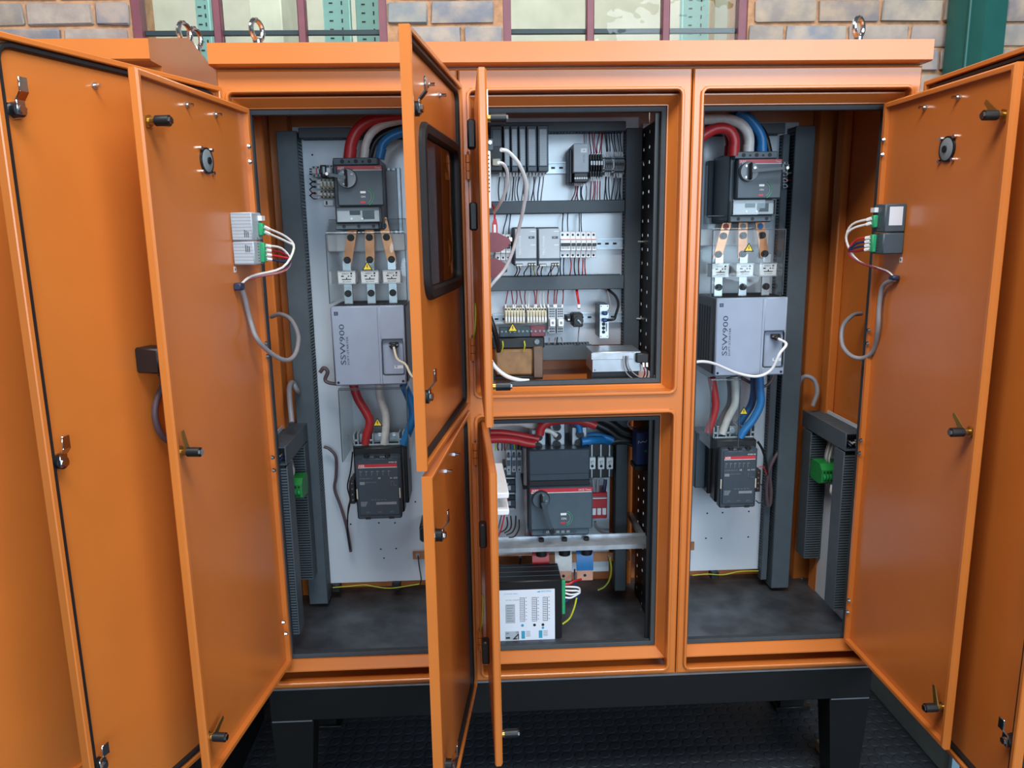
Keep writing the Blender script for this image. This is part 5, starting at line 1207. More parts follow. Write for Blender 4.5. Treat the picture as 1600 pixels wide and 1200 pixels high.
mb = MB(); mb.prism([(a, c), (b, c), (b, c+(d-c)*.6), (a+(b-a)*.8, d), (a+(b-a)*.3, d), (a, c+(d-c)*.7)], 'y', .2, .215, RPL); mb.obj('body', t)
MB().box(a+.004, a+.011, .1994, .2, c+.004, d-.016, WHT).obj('tag', t); MB().tube([((a+b)/2, .21, d), ((a+b)/2, .25, d+.03), ((a+b)/2-.01, .30, d+.05), ((a+b)/2-.01, .37, d+.06)], .003, RPL, 6).obj('lead', t)
wires('black wires rising from the row of miniature breakers to the second duct', drop([(880, 334, 879, 364), (887, 334, 887.5, 364), (905, 334, 905, 364), (908, 334, 909, 364)], .38, .335, .8), .0017, [BKC])
wires('dark teal wires above the breakers behind the maroon connectors', drop([(793, 334, 786, 367), (798, 334, 795, 367)], .38, .335, .8), .0017, [DBW])
wires('black, yellow-green and mauve wires looping below the twin power supplies', drop([(807, 416, 804, 431), (811, 416, 808, 431), (826, 416, 819, 431), (829, 416, 829, 431), (834, 416, 836, 431), (843, 416, 841, 431), (848, 416, 846, 431), (861, 416, 856, 431), (866, 416, 862, 431), (871, 416, 869, 431)], .29, .375, 2.5), .0018, [BKC, DRW, BKC, BKC, YGW, DRW, BKC])
wires('black and red wires below the seven miniature breaker poles', drop([(876, 403, 876, 431), (881, 403, 881, 431), (891.5, 403, 890, 431), (898, 403, 899, 431), (905, 403, 905, 431), (911, 403, 910, 431), (914, 403, 915, 431)], .335, .375, 1.5), .0019, [BKC, DBW, RPL, BKC, DRW, RPL, RPL])
# third row
for k in range(14):
    g_ = k >= 7; p0 = 789+k*4.55+(2.5 if g_ else 0)
    mini('ivory terminal, number %s from the edge-on door in the terminal row above the transformer' % ('one two three four five six seven eight nine ten eleven twelve thirteen fourteen'.split()[k]), p0, 481, p0+4.2, 506, .35, OWT, [(.15, .1, .85, .42, WHT)], 'terminal', 'terminal_block', 2, 'ivory terminals above the transformer')
wires('dark red and white wires curving from the third duct into the ivory terminals', drop([(794, 453, 790, 482), (799, 453, 802, 482), (807, 453, 804, 482), (812, 453, 817, 482), (821, 453, 823, 482), (828, 453, 826, 482), (834, 453, 835, 482), (839, 453, 838, 482), (845, 453, 846, 482), (850, 453, 851, 482)], .375, .36, 2), .0017, [DRW, DRW, DRW, DRW, DRW, WHC, DRW, RPL, WHC, WHC], ferr=(0, 1))
for k in range(2):
    a, b, c, d = rect(857.5+k*13, 481, 869+k*13, 527, .33); t = thing('relay', 'white socketed relay, %s' % ('one beside the ivory terminals', 'one beside the rotary switch')[k], 'relay', ((a+b)/2, .40, c), 'socketed relays')
    MB().box(a, b, .345, .40, c+(d-c)*.10, d, LGR, .0015).obj('socket', t); MB().box(a+.003, b-.003, .32, .346, c+(d-c)*.38, c+(d-c)*.62, WHT, .001).obj('relay_body', t)
    s = MB()
    for q in (.70, .78, .86, .94, .18, .27):
        for j in (.25, .5, .75): s.cyl((a+(b-a)*j, .3442, c+(d-c)*q), (a+(b-a)*j, .346, c+(d-c)*q), .0023, INK, 8)
    s.box(a+(b-a)*.35, a+(b-a)*.65, .3192, .32, c+(d-c)*.46, c+(d-c)*.55, INKG); s.obj('screw_row', t)
wires('dark red wires dropping from the third duct onto the socketed relays', drop([(857, 453, 857, 482), (867, 453, 866, 482), (871, 453, 869, 482), (880, 453, 878, 482)], .375, .35, 2), .002, [DRW, DRW, DRW, DRW], ferr=(0, 1))
wires('pale and black wires leaving the socketed relays downward', drop([(858, 527, 857, 541), (868, 527, 868, 541), (871, 527, 871, 541), (877, 527, 879, 541)], .35, .375, 1), .002, [GYC, GYC, BKC, GYC])
a, b, c, d = rect(895, 490, 911, 511, .31); t = thing('rotary_switch', 'small square black rotary switch on the bare mounting rail', 'switch', ((a+b)/2, .40, c))
MB().box(a, b, .31, .37, c, d, BPL, .003).obj('body', t); xm_, zm_ = (a+b)/2+.002, (c+d)/2-.001
m2 = MB(); m2.cyl((xm_, .31, zm_), (xm_, .302, zm_), .0145, BPL, 20); m2.obj('dial', t)
m2 = MB(); m2.prism([(xm_-.006, zm_+.003), (xm_-.003, zm_+.006), (xm_+.008, zm_-.005), (xm_+.005, zm_-.008)], 'y', .296, .302, CHR); m2.obj('pointer', t)
MB().box(a-.016, a-.001, .335, .40, c+.014, d-.010, BPL, .002).obj('bracket', t); MB().cyl((a-.009, .3345, (c+d)/2), (a-.009, .337, (c+d)/2), .003, WHT, 8).obj('bracket_screw', t)
MB().box(a+.003, b-.003, .37, .3995, c+.006, d-.006, BPL).obj('rear_block', t)
wires('red pair dropping from the third duct to the rotary switch', drop([(900, 453, 904, 482), (902, 453, 905.5, 482)], .375, .34, .5), .0025, [RPL, REDC], ferr=(0, 1))
wires('pale wire running from the rotary switch down to the lowest duct', drop([(905, 511, 903.5, 541)], .33, .37, 1), .0018, [GYC])
a, b, c, d = rect(937, 476, 951, 528, .30); t = thing('network_switch', 'slim network switch with a silver face and two blue plugs', 'network switch', ((a+b)/2, .40, c))
MB().box(a-.001, b, .302, .385, c, d+.001, DGR, .002).obj('housing', t); MB().box(a, b+.0005, .299, .302, c-.001, d, STL, .0005).obj('face_plate', t)
MB().box(a+.004, b-.006, .385, .40, c+.04, c+.08, BPL).obj('rail_clip', t)
s = MB()
for i, q in enumerate((.42, .30, .18)): s.cyl((a+.012, .298, c+(d-c)*q), (a+.012, .300, c+(d-c)*q), .0055, INK, 12)
for xx in (a+.004, b-.004):
    for zz in (c+.005, d-.005): s.cyl((xx, .2982, zz), (xx, .300, zz), .0018, INK, 8)
s.box(b-.009, b-.005, .2984, .2992, c+.020, c+.046, INKG); s.obj('ports', t)
for i, q in enumerate((.76, .55)):
    MB().box(a+.006, a+.021, .278, .2975, c+(d-c)*q-.006, c+(d-c)*q+.006, BLU, .003).obj('data_plug', t, label='blue data plug')
zz = c+(d-c)*.55
cable('black patch cable curling from the lower blue plug up to the third duct', [Vector((a+.02, .285, zz)), Vector((b+.012, .275, zz+.004)), at(962, 492, .29), at(966, 476, .32), at(962, 463, .35), at(950, 452, .38)], .0042, BKC, 'cable', None, 'patch_cable', 10)
cable('grey patch cable from the upper blue plug up to the third duct', [Vector((a+.02, .285, c+(d-c)*.76)), Vector((b+.004, .29, d-.012)), at(952, 465, .34), at(948, 453, .38)], .0025, GYC, 'cable', None, 'patch_cable', 8)
# control transformer
a, b, c, d = rect(774, 540, 852, 590, .20); t = thing('control_transformer', 'open control transformer with brown coil and clear terminal cover by the edge-on door', 'transformer', ((a+b)/2, .25, F+.86))
bb = at(833, 565, .2).x
cz = F+.862
MB().box(a, bb, .20, .30, c+.006, at(800, 546, .2).z, TAN, .006).obj('coil', t)
MB().box(a-.01, at(851, 535, .2).x, .205, .31, at(800, 545, .2).z, at(800, 528, .2).z, BPL, .003).obj('core', t)
MB().box(bb+.001, at(848, 560, .2).x, .192, .215, c, at(840, 541, .2).z, BRN, .002).obj('bracket', t)
MB().box(a-.01, at(848, 588, .2).x, .20, .32, cz, c+.005, BPL, .002).obj('foot', t)
p = at(839, 534, .2); MB().cyl((p.x, .198, p.z), (p.x, .206, p.z), .008, CHR, 10).obj('core_bolt', t)
x0_, x1_, z0_, z1_ = rect(778, 505, 856, 526, .19)
tb = MB(); tb.box(x0_+.004, x1_-.05, .205, .25, z0_-.003, z1_-.012, DGR, .002); tb.box(x1_-.05, x1_-.006, .205, .25, z0_-.003, z1_-.012, MAR, .002); tb.obj('terminal_strip', t)
s = MB()
for i in range(12): s.cyl((x0_+.012+i*.0125, .2035, (z0_+z1_)/2-.006), (x0_+.012+i*.0125, .206, (z0_+z1_)/2-.006), .0035, CHR, 8)
s.obj('screw_row', t)
cv = MB(); cv.box(x0_, x1_, .19, .192, z0_, z1_, ACR); cv.box(x0_, x1_, .192, .25, z1_-.002, z1_, ACR); cv.obj('clear_cover', t, label='clear terminal cover'); 
hz = MB(); p = at(801, 513, .1893); warn_sign(hz, p, (1, 0, 0), (0, 0, 1), (0, -1, 0), .028); hz.obj('warning_sticker', t, label='yellow hazard triangle')
for px in (785, 819): MB().tube([at(px, 533, .19), at(px+1, 540, .185), at(px-1, 549, .192)], .0022, YGW, 6).obj('earth_lead', t)
MB().tube([at(765, 495, .12), at(772, 515, .12), at(777, 535, .14), at(779, 548, .17)], .008, BKC, 10).obj('mains_cable', None, 'black cord slanting down beside the transformer', 'cord')
# silver filter box
a, b, c, d = rect(926, 550, 1000, 584, .10); a = .060; b = .200
t = thing('filter_box', 'silver metal filter box standing on the compartment shelf', 'filter', ((a+b)/2, .16, F+.84))
MB().box(a, b, .10, .225, F+.898, F+.957, STL, .0015).obj('case', t)
MB().box(a-.003, b-.02, .0965, .10, F+.935, F+.955, GAL, .001).obj('front_lip', t)
MB().box(a+.002, b-.002, .12, .22, F+.84, F+.8975, BPL).obj('plinth', t)
MB().box(b-.016, b+.02, .085, .13, F+.925, F+.953, BPL, .003).obj('terminal_cap', t)
s = MB()
for x in (a+.008, b-.03): s.cyl((x, .0985, F+.905), (x, .101, F+.905), .0025, CHR, 8)
s.obj('case_screw', t)
s = MB()
for i in range(2): s.cyl((b+.004+i*.010, .083, F+.926), (b+.004+i*.010, .080, F+.914), .0032, WHT, 8)
s.obj('ferrule', t)
wires('grey leads drooping across the face of the silver filter box', [[(b-.05+.006*k, .094, F+.945), (b-.052+.007*k, .086, F+.92), (b-.042+.010*k, .085, F+.895), (b-.02+.014*k, .09, F+.876)] for k in range(3)], .0016, [GYC, BKC, GYC])
wires('dark red and black leads below the black cap of the silver filter box', [[(b+.004+i*.010, .080, F+.914), (b+.008+i*.008, .082, F+.895), (b+.006+i*.010, .10, F+.876)] for i in range(2)], .0018, [DRW, BKC])

# ================================================================ middle bay, lower compartment
X0, X1, Z0, Z1 = at(828, 797, .2).x, at(926, 797, .2).x, at(877, 827, .2).z, at(877, 760, .2).z
zu = at(873, 703, .2).z; zb = at(877, 838, .2).z
t = thing('main_breaker', 'large dark blue-grey main breaker with red stripe '+LM, 'circuit breaker', ((X0+X1)/2, .41, zb))
MB().box(X0-.004, X1-.006, .25, .415, zb, zu-.004, DGR, .003).obj('base', t)
MB().box(X0-.002, X1-.008, .205, .25, Z1+.016, zu, DGR, .004).obj('upper_cover', t)
MB().box(X0-.0015, X1-.0085, .2044, .206, Z1+.038, Z1+.0395, INK).obj('cover_seam', t)
MB().box(X0+.0, X1-.008, .212, .25, Z1-.001, Z1+.0155, BPL, .001).obj('middle_band', t)
MB().box(X0, X1, .195, .25, Z0, Z1-.0015, MGR, .005).obj('front_cover', t)
r = MB(); r.box(X0+.002, X1-.002, .194, .196, Z1-.016, Z1-.004, RED); r.box(X0+.004, X1-.004, .1938, .196, Z1-.0185, Z1-.0165, INKW)
r.text('ABB', (X0+.006, .1932, Z1-.0145), (1, 0, 0), (0, 0, 1), .012, INKW); r.text('SACE Tmax', (X1-.006, .1932, Z1-.013), (1, 0, 0), (0, 0, 1), .008, INKW, 'r'); r.obj('red_name_band', t)
MB().box(X0+.004, X1-.010, .205, .25, zb+.002, Z0-.001, MGR, .003).obj('trip_unit', t)
s = MB(); s.box(X0+.04, X1-.05, .2042, .206, zb+.008, Z0-.006, DGR); 
for i in range(5): s.box(X0+.05+i*.016, X0+.060+i*.016, .2036, .2044, zb+.010, zb+.018, INKG)
s.box(X0+.055, X0+.075, .203, .206, Z0-.012, Z0-.004, CHR); s.obj('trip_dials', t)
hc = Vector((at(845, 780, .19).x, .195, at(845, 780, .19).z)); h = MB(); h.cyl(hc, hc+Vector((0, -.008, 0)), .028, BPL, 28); h.cyl(hc+Vector((0, -.008, 0)), hc+Vector((0, -.014, 0)), .025, MGR, 28); h.box(hc.x-.004, hc.x+.004, .160, .182, hc.z-.022, hc.z+.022, BPL, .004)
for q in (20, 150, 270): h.cyl(hc+Vector((.017*math.cos(q), -.014, .017*math.sin(q))), hc+Vector((.017*math.cos(q), -.0155, .017*math.sin(q))), .003, CHR, 8)
ho = h.obj('rotary_handle', t)
e = at(862, 829, .165); b_ = hc+Vector((.004, -.03, 0)); dn = (e-b_).normalized(); nn = Vector((-dn.z, 0, dn.x))
l = MB(); P = [b_-nn*.0065, b_+nn*.0065, e+nn*.005, e-nn*.005]; l.add(P+[p+Vector((0, -.008, 0)) for p in P], [(0, 1, 2, 3), (7, 6, 5, 4), (0, 1, 5, 4), (1, 2, 6, 5), (2, 3, 7, 6), (3, 0, 4, 7)], DGR); l.cyl(e+Vector((0, -.014, 0)), e+Vector((0, .006, 0)), .008, BPL, 10); l.obj('handle_lever', ho)
s = MB(); c_ = at(882, 808, .194); s.box(c_.x-.012, c_.x+.006, .1944, .1952, c_.z+.006, c_.z+.013, INKW); s.box(c_.x-.012, c_.x+.002, .1944, .1952, c_.z-.022, c_.z-.016, RED)
for r0, m_ in ((.018, INKG), (.024, GRN)): s.tube([c_+Vector((r0*math.cos(q), .0005, r0*math.sin(q)-.004)) for q in [math.radians(v) for v in range(-70, 71, 20)]], .0012, m_, 5, 2)
s.text('ON', c_+Vector((-.010, -.0004, -.008)), (1, 0, 0), (0, 0, 1), .010, INKW); s.obj('position_marks', t)
# aluminium terminal lugs
for n_, (p0, q0, p1, q1), bolts in (('first, under the red cables', (830, 671, 853, 701), ((841.5, 682), (841.5, 697))), ('middle', (859.5, 657, 883, 700), ((870, 666.5), (871, 681), (870, 694))), ('last, under the blue cables', (893, 667, 917.5, 700), ((906, 678.5), (905, 692)))):
    a, b, c, d = rect(p0, q0, p1, q1, .26); t2 = thing('terminal_lug', 'aluminium terminal lug with black bolts above the main breaker, '+n_, 'terminal lug', ((a+b)/2, .30, c), 'terminal lugs of the main breaker')
    MB().box(a, b, .26, .34, c-.004, d, STL, .003).obj('block', t2)
    for px, py in bolts:
        p = at(px, py, .255); m2 = MB(); m2.cyl((p.x, .26, p.z), (p.x, .246, p.z), .0125, BPL, 16); m2.cyl((p.x, .246, p.z), (p.x, .2455, p.z), .006, INK, 6); m2.obj('bolt', t2)
# cables over the main breaker
cable('white cable lying across the top behind the edge-on door '+LM, [at(*p) for p in ((750, 667, .24), (780, 661, .24), (810, 659, .25), (834, 664, .28), (860, 662, .32))], .0135, WHC, n=14)
cable('pale rear cable above the white one '+LM, [at(*p, .34) for p in ((770, 655), (810, 652), (840, 656), (872, 663))], .011, GYC, n=12)
cable('upper straight red cable reaching the first terminal lug '+LM, [at(*p, .25) for p in ((750, 677), (780, 676), (805, 679), (827, 683), (842, 686))], .0105, REDC, n=14)
cable('lower straight red cable reaching the first terminal lug '+LM, [at(*p, .225) for p in ((750, 688), (780, 686), (805, 688), (822, 692), (836, 694))], .0125, REDC, n=14)
cable('red cable arching over the terminal lugs '+LM, [at(*p, .225) for p in ((843, 679), (846, 668), (856, 660), (875, 656.5), (900, 656.5), (918, 660), (931, 665))], .0135, REDC, n=14, sleeve=None)
cable('white cable dipping onto the middle terminal lug '+LM, [at(*p, .25) for p in ((850, 672), (860, 674), (870, 681))], .008, WHC, n=10)
cable('short blue cable dropping onto the last terminal lug '+LM, [at(*p, .25) for p in ((893, 657), (901, 661), (905, 668), (906, 675))], .010, BLC, n=12)
cable('blue cable running from the last terminal lug into the dark corner '+LM, [at(*p, Y) for p, Y in (((908, 690), .24), ((925, 688), .25), ((940, 687), .29), ((955, 690), .34))], .0125, BLC, n=14)
cable('darker second blue cable behind the first '+LM, [at(*p, .30) for p in ((910, 682), (930, 680), (948, 684), (958, 688))], .010, BLC, n=12)
for k, P in enumerate((((930, 662), (950, 672), (968, 684), (990, 690)), ((932, 652), (955, 662), (975, 675), (1000, 680)), ((955, 690), (970, 688), (985, 690), (1000, 700)))):
    cable('black power cable, %s of three, sweeping through the dark upper corner %s' % (('middle', 'topmost', 'lowest')[k], LM), [at(*p, .33) for p in P], .014, BKC, n=12)
cable('thin grey loop of wire in the dark upper corner '+LM, [at(*p, .3) for p in ((1000, 652), (988, 654), (981, 661), (984, 667), (993, 667))], .0022, GYC, 'wire', None, 'control_wire', 6)
# control gear at the door edge
a = at(822, 760, .30); t = thing('conduit', 'thin grey upright conduit left of the main breaker '+LM, 'conduit', (a.x, .31, F+.3)); 
MB().cyl((a.x, .30, at(822, 836, .3).z), (a.x, .30, at(820, 700, .3).z), .0085, GAL, 12).obj('tube', t); MB().box(a.x-.011, a.x+.011, .289, .42, a.z-.006, a.z+.006, BPL, .001).obj('clip', t)
for k, (p0, p1) in enumerate(((791, 799), (799.6, 807), (807.6, 815.5))):
    mini('light grey stepped terminal module, %s, one of three %s' % (('nearest the door', 'middle', 'nearest the conduit')[k], LM), p0, 705, p1, 740, .32, LGR, [(.3, .72, .7, .9, DGR), (.2, .35, .8, .6, MGR)], 'module', 'terminal_module', 2, 'three grey terminal modules')
for k in range(3):
    mini('dark relay with pale screws, %s of three near the edge-on door %s' % (('upper', 'middle', 'lower')[k], LM), 786, 728+k*24, 806, 750+k*24, .34, DGR, [(.1, .1, .9, .2, LGR), (.3, .4, .6, .7, LGR), (.1, .75, .4, .9, RPL if k == 2 else LGR)], 'relay', 'relay', 2, 'three dark relays')
wires('coloured wires crowding above the grey terminal modules '+LM, drop([(774+k*5, 690, 774+k*5, 704) for k in range(9)], .36, .34, 1.5), .0024, [YGW, BKC, DBW, DRW, GYC, BLC])
zt, zb2 = at(785, 711, -.1).z, at(785, 789, -.1).z
t = thing('terminal_holder', 'white stepped plastic holder on the back of the thin lower inner door', 'holder', dmj.world(.2, VN, zb2))
dmj.mb().box(.10, .36, VN+.0005, VN+.018, zb2, zt, WHT, .002).obj('back_strip', t)
for q in (.72, .42): dmj.mb().box(.12, .36, VN+.0005, VN+.045, zb2+(zt-zb2)*q, zb2+(zt-zb2)*q+.014, WHT, .002).obj('arm', t)
dmj.mb().box(.355, .361, VN+.007, VN+.010, zb2+.006, zb2+.06, INKG).obj('groove', t)
wires('red, purple and black wires hanging below the white plastic holder '+LM, [[at(*p, .12) for p in P] for P in (((789, 800), (786, 815), (782, 830), (776, 842)), ((785, 798), (782, 812), (779, 824), (774, 834)), ((792, 808), (793, 820), (789, 828), (781, 832)), ((798, 806), (799, 820), (796, 828), (788, 833)), ((806, 806), (805, 822), (800, 832), (791, 836)), ((811, 812), (811, 826), (804, 838), (795, 840)))], .0022, [RPL, MVC, BKC, BKC, BKC, BKC])
# fuse holder and surge arrester
a, b, c, d = rect(920, 694, 960, 749, .33); t = thing('fuse_holder', 'black three-way fuse holder right of the main breaker', 'fuse holder', ((a+b)/2, .41, c))
MB().box(a, b, .345, .418, c, d, BPL, .003).obj('base', t)
for px in (925.5, 939.5, 953): 
    q = at(px, 724, .33).x; MB().box(q-.0022, q+.0022, .340, .345, c+.004, d-.004, STL).obj('contact', t)
for k, px in enumerate((925.5, 939.5, 953)):
    q = rect(px-5.2, 715, px+5.2, 733.5, .322); f = thing('cartridge_fuse', 'small white printed cartridge fuse, %s in the black holder' % ('nearest the main breaker', 'middle one', 'farthest from the main breaker')[k], 'fuse', (q[0], .33, q[2]), 'cartridge fuses in the black holder')
    MB().box(q[0], q[1], .322, .3395, q[2], q[3], WHT, .002).obj('body', f); s = MB(); xm_ = (q[0]+q[1])/2; zm_ = (q[2]+q[3])/2
    s.text('gG', (xm_, .3214, zm_+.004), (1, 0, 0), (0, 0, 1), .010, INK, 'c'); s.text('400V', (xm_, .3214, zm_-.003), (1, 0, 0), (0, 0, 1), .0045, INK, 'c'); s.cyl((xm_, .3216, zm_-.009), (xm_, .3225, zm_-.009), .005, INK, 12); s.obj('printed_label', f)
wires('grey and blue wires between the fuse holder and the red surge arrester', drop([(927, 749, 928, 774), (934, 749, 933, 774), (946, 749, 943, 774)], .36, .36, .6), .006, [GYC, GYC, DBW])
a, b, c, d = rect(925, 772, 949, 813, .33); t = thing('surge_arrester', 'red surge arrester with three white labelled cartridges', 'surge arrester', ((a+b)/2, .41, c))
MB().box(a, b+.002, .345, .418, c, d, RPL, .003).obj('base', t); MB().box(a, b, .335, .3455, c+(d-c)*.44, c+(d-c)*.78, RPL, .002).obj('nose', t); MB().box(a, b-.002, .334, .3455, c+(d-c)*.80, c+(d-c)*.84, WHT).obj('stripe', t)
for k in range(3):
    x = a+.002+k*(b-a)/3; MB().box(x, x+(b-a)/3-.004, .340, .3449, c+(d-c)*.16, c+(d-c)*.42, WHT, .001).obj('cartridge_label', t)
cable('grey-green cable from the surge arrester curving to the duct '+LM, [at(*p, .37) for p in ((930, 815), (932, 824), (941, 832), (958, 835))], .0045, GYC, 'cable', None, 'control_cable', 8)
duct('upright dark wiring duct beside the perforated panel '+LM, at(962, 780, .36).x, at(980, 780, .36).x, F+.09, F+.70, .36, .419, 1)
a, b, c, d = rect(994, 676, 1016, 727, .2); t = thing('blue_device', 'dark blue device in the corner beside the perforated panel', 'device', ((a+b)/2, .25, c))
MB().box(a, b-.004, .2, .267, c, d, BLU, .003).obj('body', t); s = MB(); s.tube([(a+.006, .1995, d-.034), (a+.007, .1995, d-.026), (a+.014, .1995, d-.032), (a+.020, .1995, d-.027), (a+.027, .1995, d-.031), (a+.033, .1995, d-.024)], .0012, INKW, 5, 1); s.cyl((b-.014, .1992, c+.045), (b-.014, .201, c+.045), .004, GRN, 10); s.obj('printed_front', t)
MB().box(a-.004, b, .2, .267, c-.018, c-.0005, BPL, .003).obj('foot', t)
# galvanised cross rail with insulators and taped busbars
a = -.245; b = .2535; zr = F+.335
t = thing('cross_rail', 'galvanised steel cross rail in front of the main breaker outlets', 'rail', (0, .17, zr))
mb = MB(); zB = at(880, 861, .165).z
mb.prism([(.165, zB), (.165, zB+.014), (.169, zB+.015), (.235, zB+.015), (.235, zB+.022), (.239, zB+.022), (.239, zB+.011), (.169, zB+.011), (.169, zB)], 'x', a, b, GAL); mb.obj('channel', t)
for x in (a+.01, b-.012): MB().box(x-.008, x+.008, .239, .42, zB+.004, zB+.022, GAL, .001).obj('bracket', t)
for k, (px, pt, m_, px1) in enumerate(((846, 'red', REDC, 846), (882, 'white', WHC, 884), (916, 'blue', BLC, 916))):
    x = at(px, 870, .21).x; t2 = thing('insulator', 'black standoff insulator carrying the %s taped busbar' % pt, 'insulator', (x, .16, zB-.05), 'insulators under the cross rail')
    MB().cyl((x, .208, zB+.0105), (x, .208, zB-.030), .020, BPL, 20, .018).obj('body', t2); m2 = MB(); m2.cyl((x, .208, zB+.0155), (x, .208, zB+.026), .0085, BPL, 6); m2.obj('bolt', t2)
    t3 = thing('taped_busbar', '%s taped copper busbar bending down under the cross rail' % pt, 'busbar', (x, .18, zB-.10), 'phase busbars')
    h = .027; zt_ = zB-.026
    mb = MB(); mb.prism([(.397, zt_), (.270, zt_), (.250, zt_-.008), (.240, zt_-.025), (.238, zt_-.075), (.243, zt_-.075), (.245, zt_-.027), (.255, zt_-.012), (.273, zt_-.006), (.397, zt_-.006)], 'x', x-h, x+h, m_); mb.obj('taped_length', t3)
    m2 = MB(); m2.box(x-h+.001, x+h-.001, .239, .242, zt_-.110, zt_-.074, CPL, .001); m2.cyl((x, .2385, zt_-.092), (x, .240, zt_-.092), .005, INK, 12); m2.obj('bare_end', t3)
x0_, x1_, z0_, z1_ = rect(776, 865, 996, 879, .40)
t = thing('earth_bar', 'long copper earth bar running behind the taped busbars '+LM, 'earth bar', (0, .41, z0_)); MB().box(-.25, .24, .398, .404, z0_, z1_, COP, .001).obj('bar', t)
for px in (813, 952): p = at(px, 870, .398); MB().cyl((p.x, .392, p.z), (p.x, .40, p.z), .006, STL, 8).obj('bolt', t)
for x in (-.22, .15): MB().cyl((x, .404, (z0_+z1_)/2), (x, .42, (z0_+z1_)/2), .008, STL, 8).obj('standoff', t)
cable('yellow-green wire curving from the long earth bar to the floor '+LM, [at(*p, .37) for p in ((953, 872), (955, 890), (952, 906), (944, 917), (934, 922))], .003, YGW, 'wire', None, 'earth_wire', 6)
cable('short black wire from the earth bar down behind the labelled charger '+LM, [at(*p, .38) for p in ((813, 872), (812, 884), (811, 900))], .003, BKC, 'wire', None, 'earth_wire', 6)
# labelled charger unit on the floor
a, b = -.235, -.029; z0, z1 = F+.0705, at(830, 908, .10).z
t = thing('charger_unit', 'black battery charger with a large white printed label standing on the dark floor plate', 'charger', ((a+b)/2, .16, z0))
MB().box(a, b, .102, .222, z0, z1, BPL, .002).obj('case', t)
s = MB()
for y in (.135, .165, .20): s.box(a+.002, b-.002, y, y+.0015, z1-.0003, z1+.0006, MGR)
s.obj('lid_fold', t)
MB().box(a, b, .0995, .102, z0+.002, z1-.001, BLK, .001).obj('front_plate', t)
la, lb_, lz0, lz1 = at(783, 960, .098).x-.02, at(867, 960, .098).x, at(840, 1001, .098).z, at(840, 921, .098).z
MB().box(la, lb_, .0985, .0995, lz0, lz1, LBL).obj('label_sheet', t, label='white printed label sheet')
p = MB(); yy = .0981; Wd, Hd = lb_-la, lz1-lz0
def lx(q): return la+Wd*q
def lz(q): return lz0+Hd*q
p.prism([(lx(.70), lz(.945)), (lx(.76), lz(.945)), (lx(.76), lz(.965)), (lx(.73), lz(.965))], 'y', yy, yy+.0004, INKC)
p.text('SENTRIO', (lx(.77), yy, lz(.945)), (1, 0, 0), (0, 0, 1), .008, INKC)
for k, x in enumerate((.42, .62, .80)):
    for i in range(14):
        z = .84-i*.035; p.box(lx(x), lx(x+.07), yy, yy+.0004, lz(z), lz(z+.008), INK)
        if i % 2 == 0: p.box(lx(x+.095), lx(x+.115), yy, yy+.0004, lz(z), lz(z+.012), INKG)
    p.box(lx(x), lx(x+.004), yy, yy+.0004, lz(.385), lz(.85), INKG); p.box(lx(x+.075), lx(x+.082), yy, yy+.0004, lz(.385), lz(.85), INK)
p.text('DC POWER SUPPLY', (lx(.16), yy, lz(.92)), (1, 0, 0), (0, 0, 1), .005, INKC); p.text('BATTERY CHARGER', (lx(.19), yy, lz(.80)), (1, 0, 0), (0, 0, 1), .0045, INKG)
for i in range(7): p.box(lx(.20), lx(.32-.015*(i % 3)), yy, yy+.0004, lz(.70-.05*i), lz(.71-.05*i), INKG)
p.box(lx(.18), lx(.34), yy+.0003, yy+.0006, lz(.36), lz(.73), LGR)
for x, m_ in ((.46, INKC), (.66, INK), (.80, INK)): p.cyl((lx(x), yy, lz(.31)), (lx(x), yy+.0004, lz(.31)), .0045, m_, 14)
p.cyl((lx(.80), yy, lz(.25)), (lx(.80), yy+.0004, lz(.25)), .004, INKC, 14)
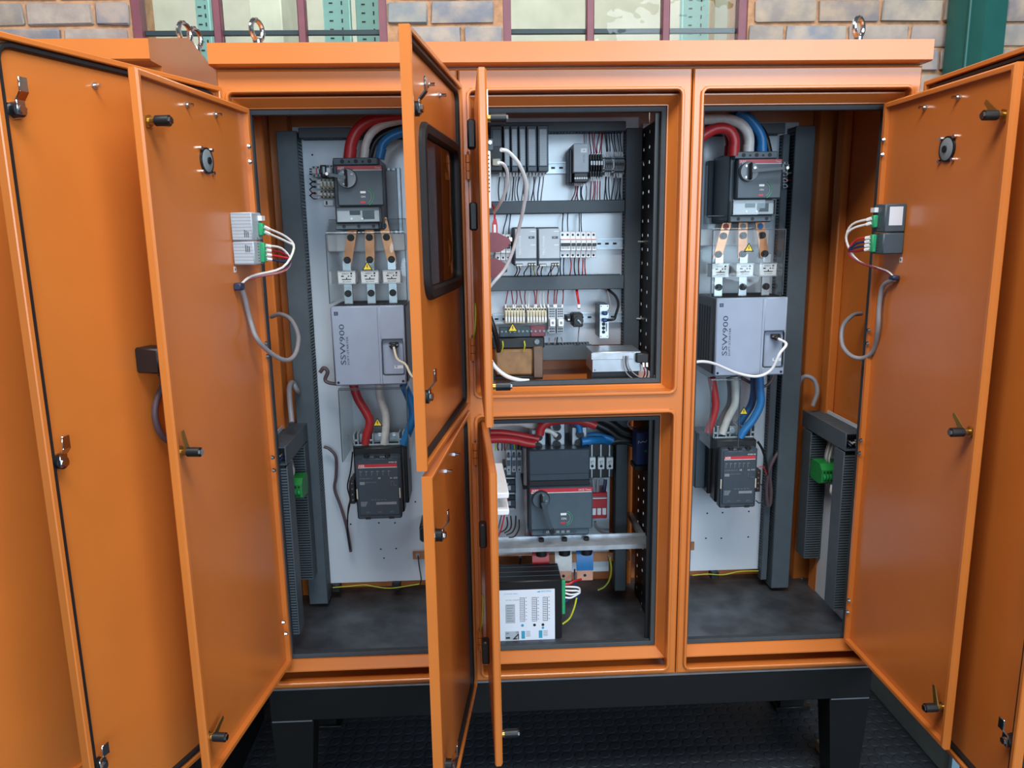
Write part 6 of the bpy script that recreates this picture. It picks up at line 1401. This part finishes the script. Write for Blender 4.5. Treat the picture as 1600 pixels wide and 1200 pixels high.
for x in (.44, .73): 
    p.box(lx(x), lx(x+.06), yy, yy+.0004, lz(.05), lz(.20), INKC)
    for i in range(6): p.box(lx(x+.075), lx(x+.15), yy, yy+.0004, lz(.19-.02*i), lz(.196-.02*i), INKG)
p.box(lx(.17), lx(.40), yy+.0003, yy+.0006, lz(.03), lz(.20), LGR)
p.prism([(lx(.29), lz(.04)), (lx(.385), lz(.15)), (lx(.40), lz(.15)), (lx(.40), lz(.04)), (lx(.385), lz(.04)), (lx(.385), lz(.12)), (lx(.335), lz(.06)), (lx(.37), lz(.06)), (lx(.37), lz(.04))], 'y', yy-.0002, yy+.0003, INK)
p.text('CE', (lx(.35), yy-.0002, lz(.165)), (1, 0, 0), (0, 0, 1), .007, INK); p.box(lx(.18), lx(.25), yy-.0002, yy+.0003, lz(.06), lz(.09), INK); p.text('24V', (lx(.185), yy-.0002, lz(.15)), (1, 0, 0), (0, 0, 1), .006, INK)
p.obj('printed_label', t)
g = MB(); g.box(b+.0005, b+.012, .108, .124, z0+.075, z1-.006, GRN, .002); g.obj('terminal_plug', t, label='green terminal plug')
pl_ = lambda px, py, Y: at(px, py, Y)
wires('looped white wires plugged into the green side of the labelled charger', [[Vector((b+.012, .116, z1-.03-.012*k)), pl_(893, 917+k*6, .11), pl_(903-2*k, 918+k*5, .115), pl_(906, 922+k*3, .12), pl_(903, 927+k, .12), pl_(892, 929+k*5, .115), Vector((b+.012, .114, z1-.05-.014*k))] for k in range(2)], .003, [WHT])
wires('red wire pair at the green side of the labelled charger', [[Vector((b+.012, .117, z1-.022)), pl_(890, 912, .12), pl_(897, 908, .13), pl_(908, 905, .16)]], .0035, [RPL])
wires('navy wires bundled at the green side of the labelled charger', [[Vector((b+.012, .117, z1-.075-.006*k)), pl_(892, 931+k*3, .12), pl_(901, 930+k*2, .125), pl_(904, 936, .14), pl_(898, 905, .20), pl_(898, 890, .30)] for k in range(2)], .003, [BLU])
cable('yellow-green wire curving off the green side of the labelled charger', [pl_(901, 934, .12), pl_(897, 950, .11), pl_(890, 966, .105), pl_(879, 975, .104)], .0028, YGW, 'wire', None, 'earth_wire', 8)
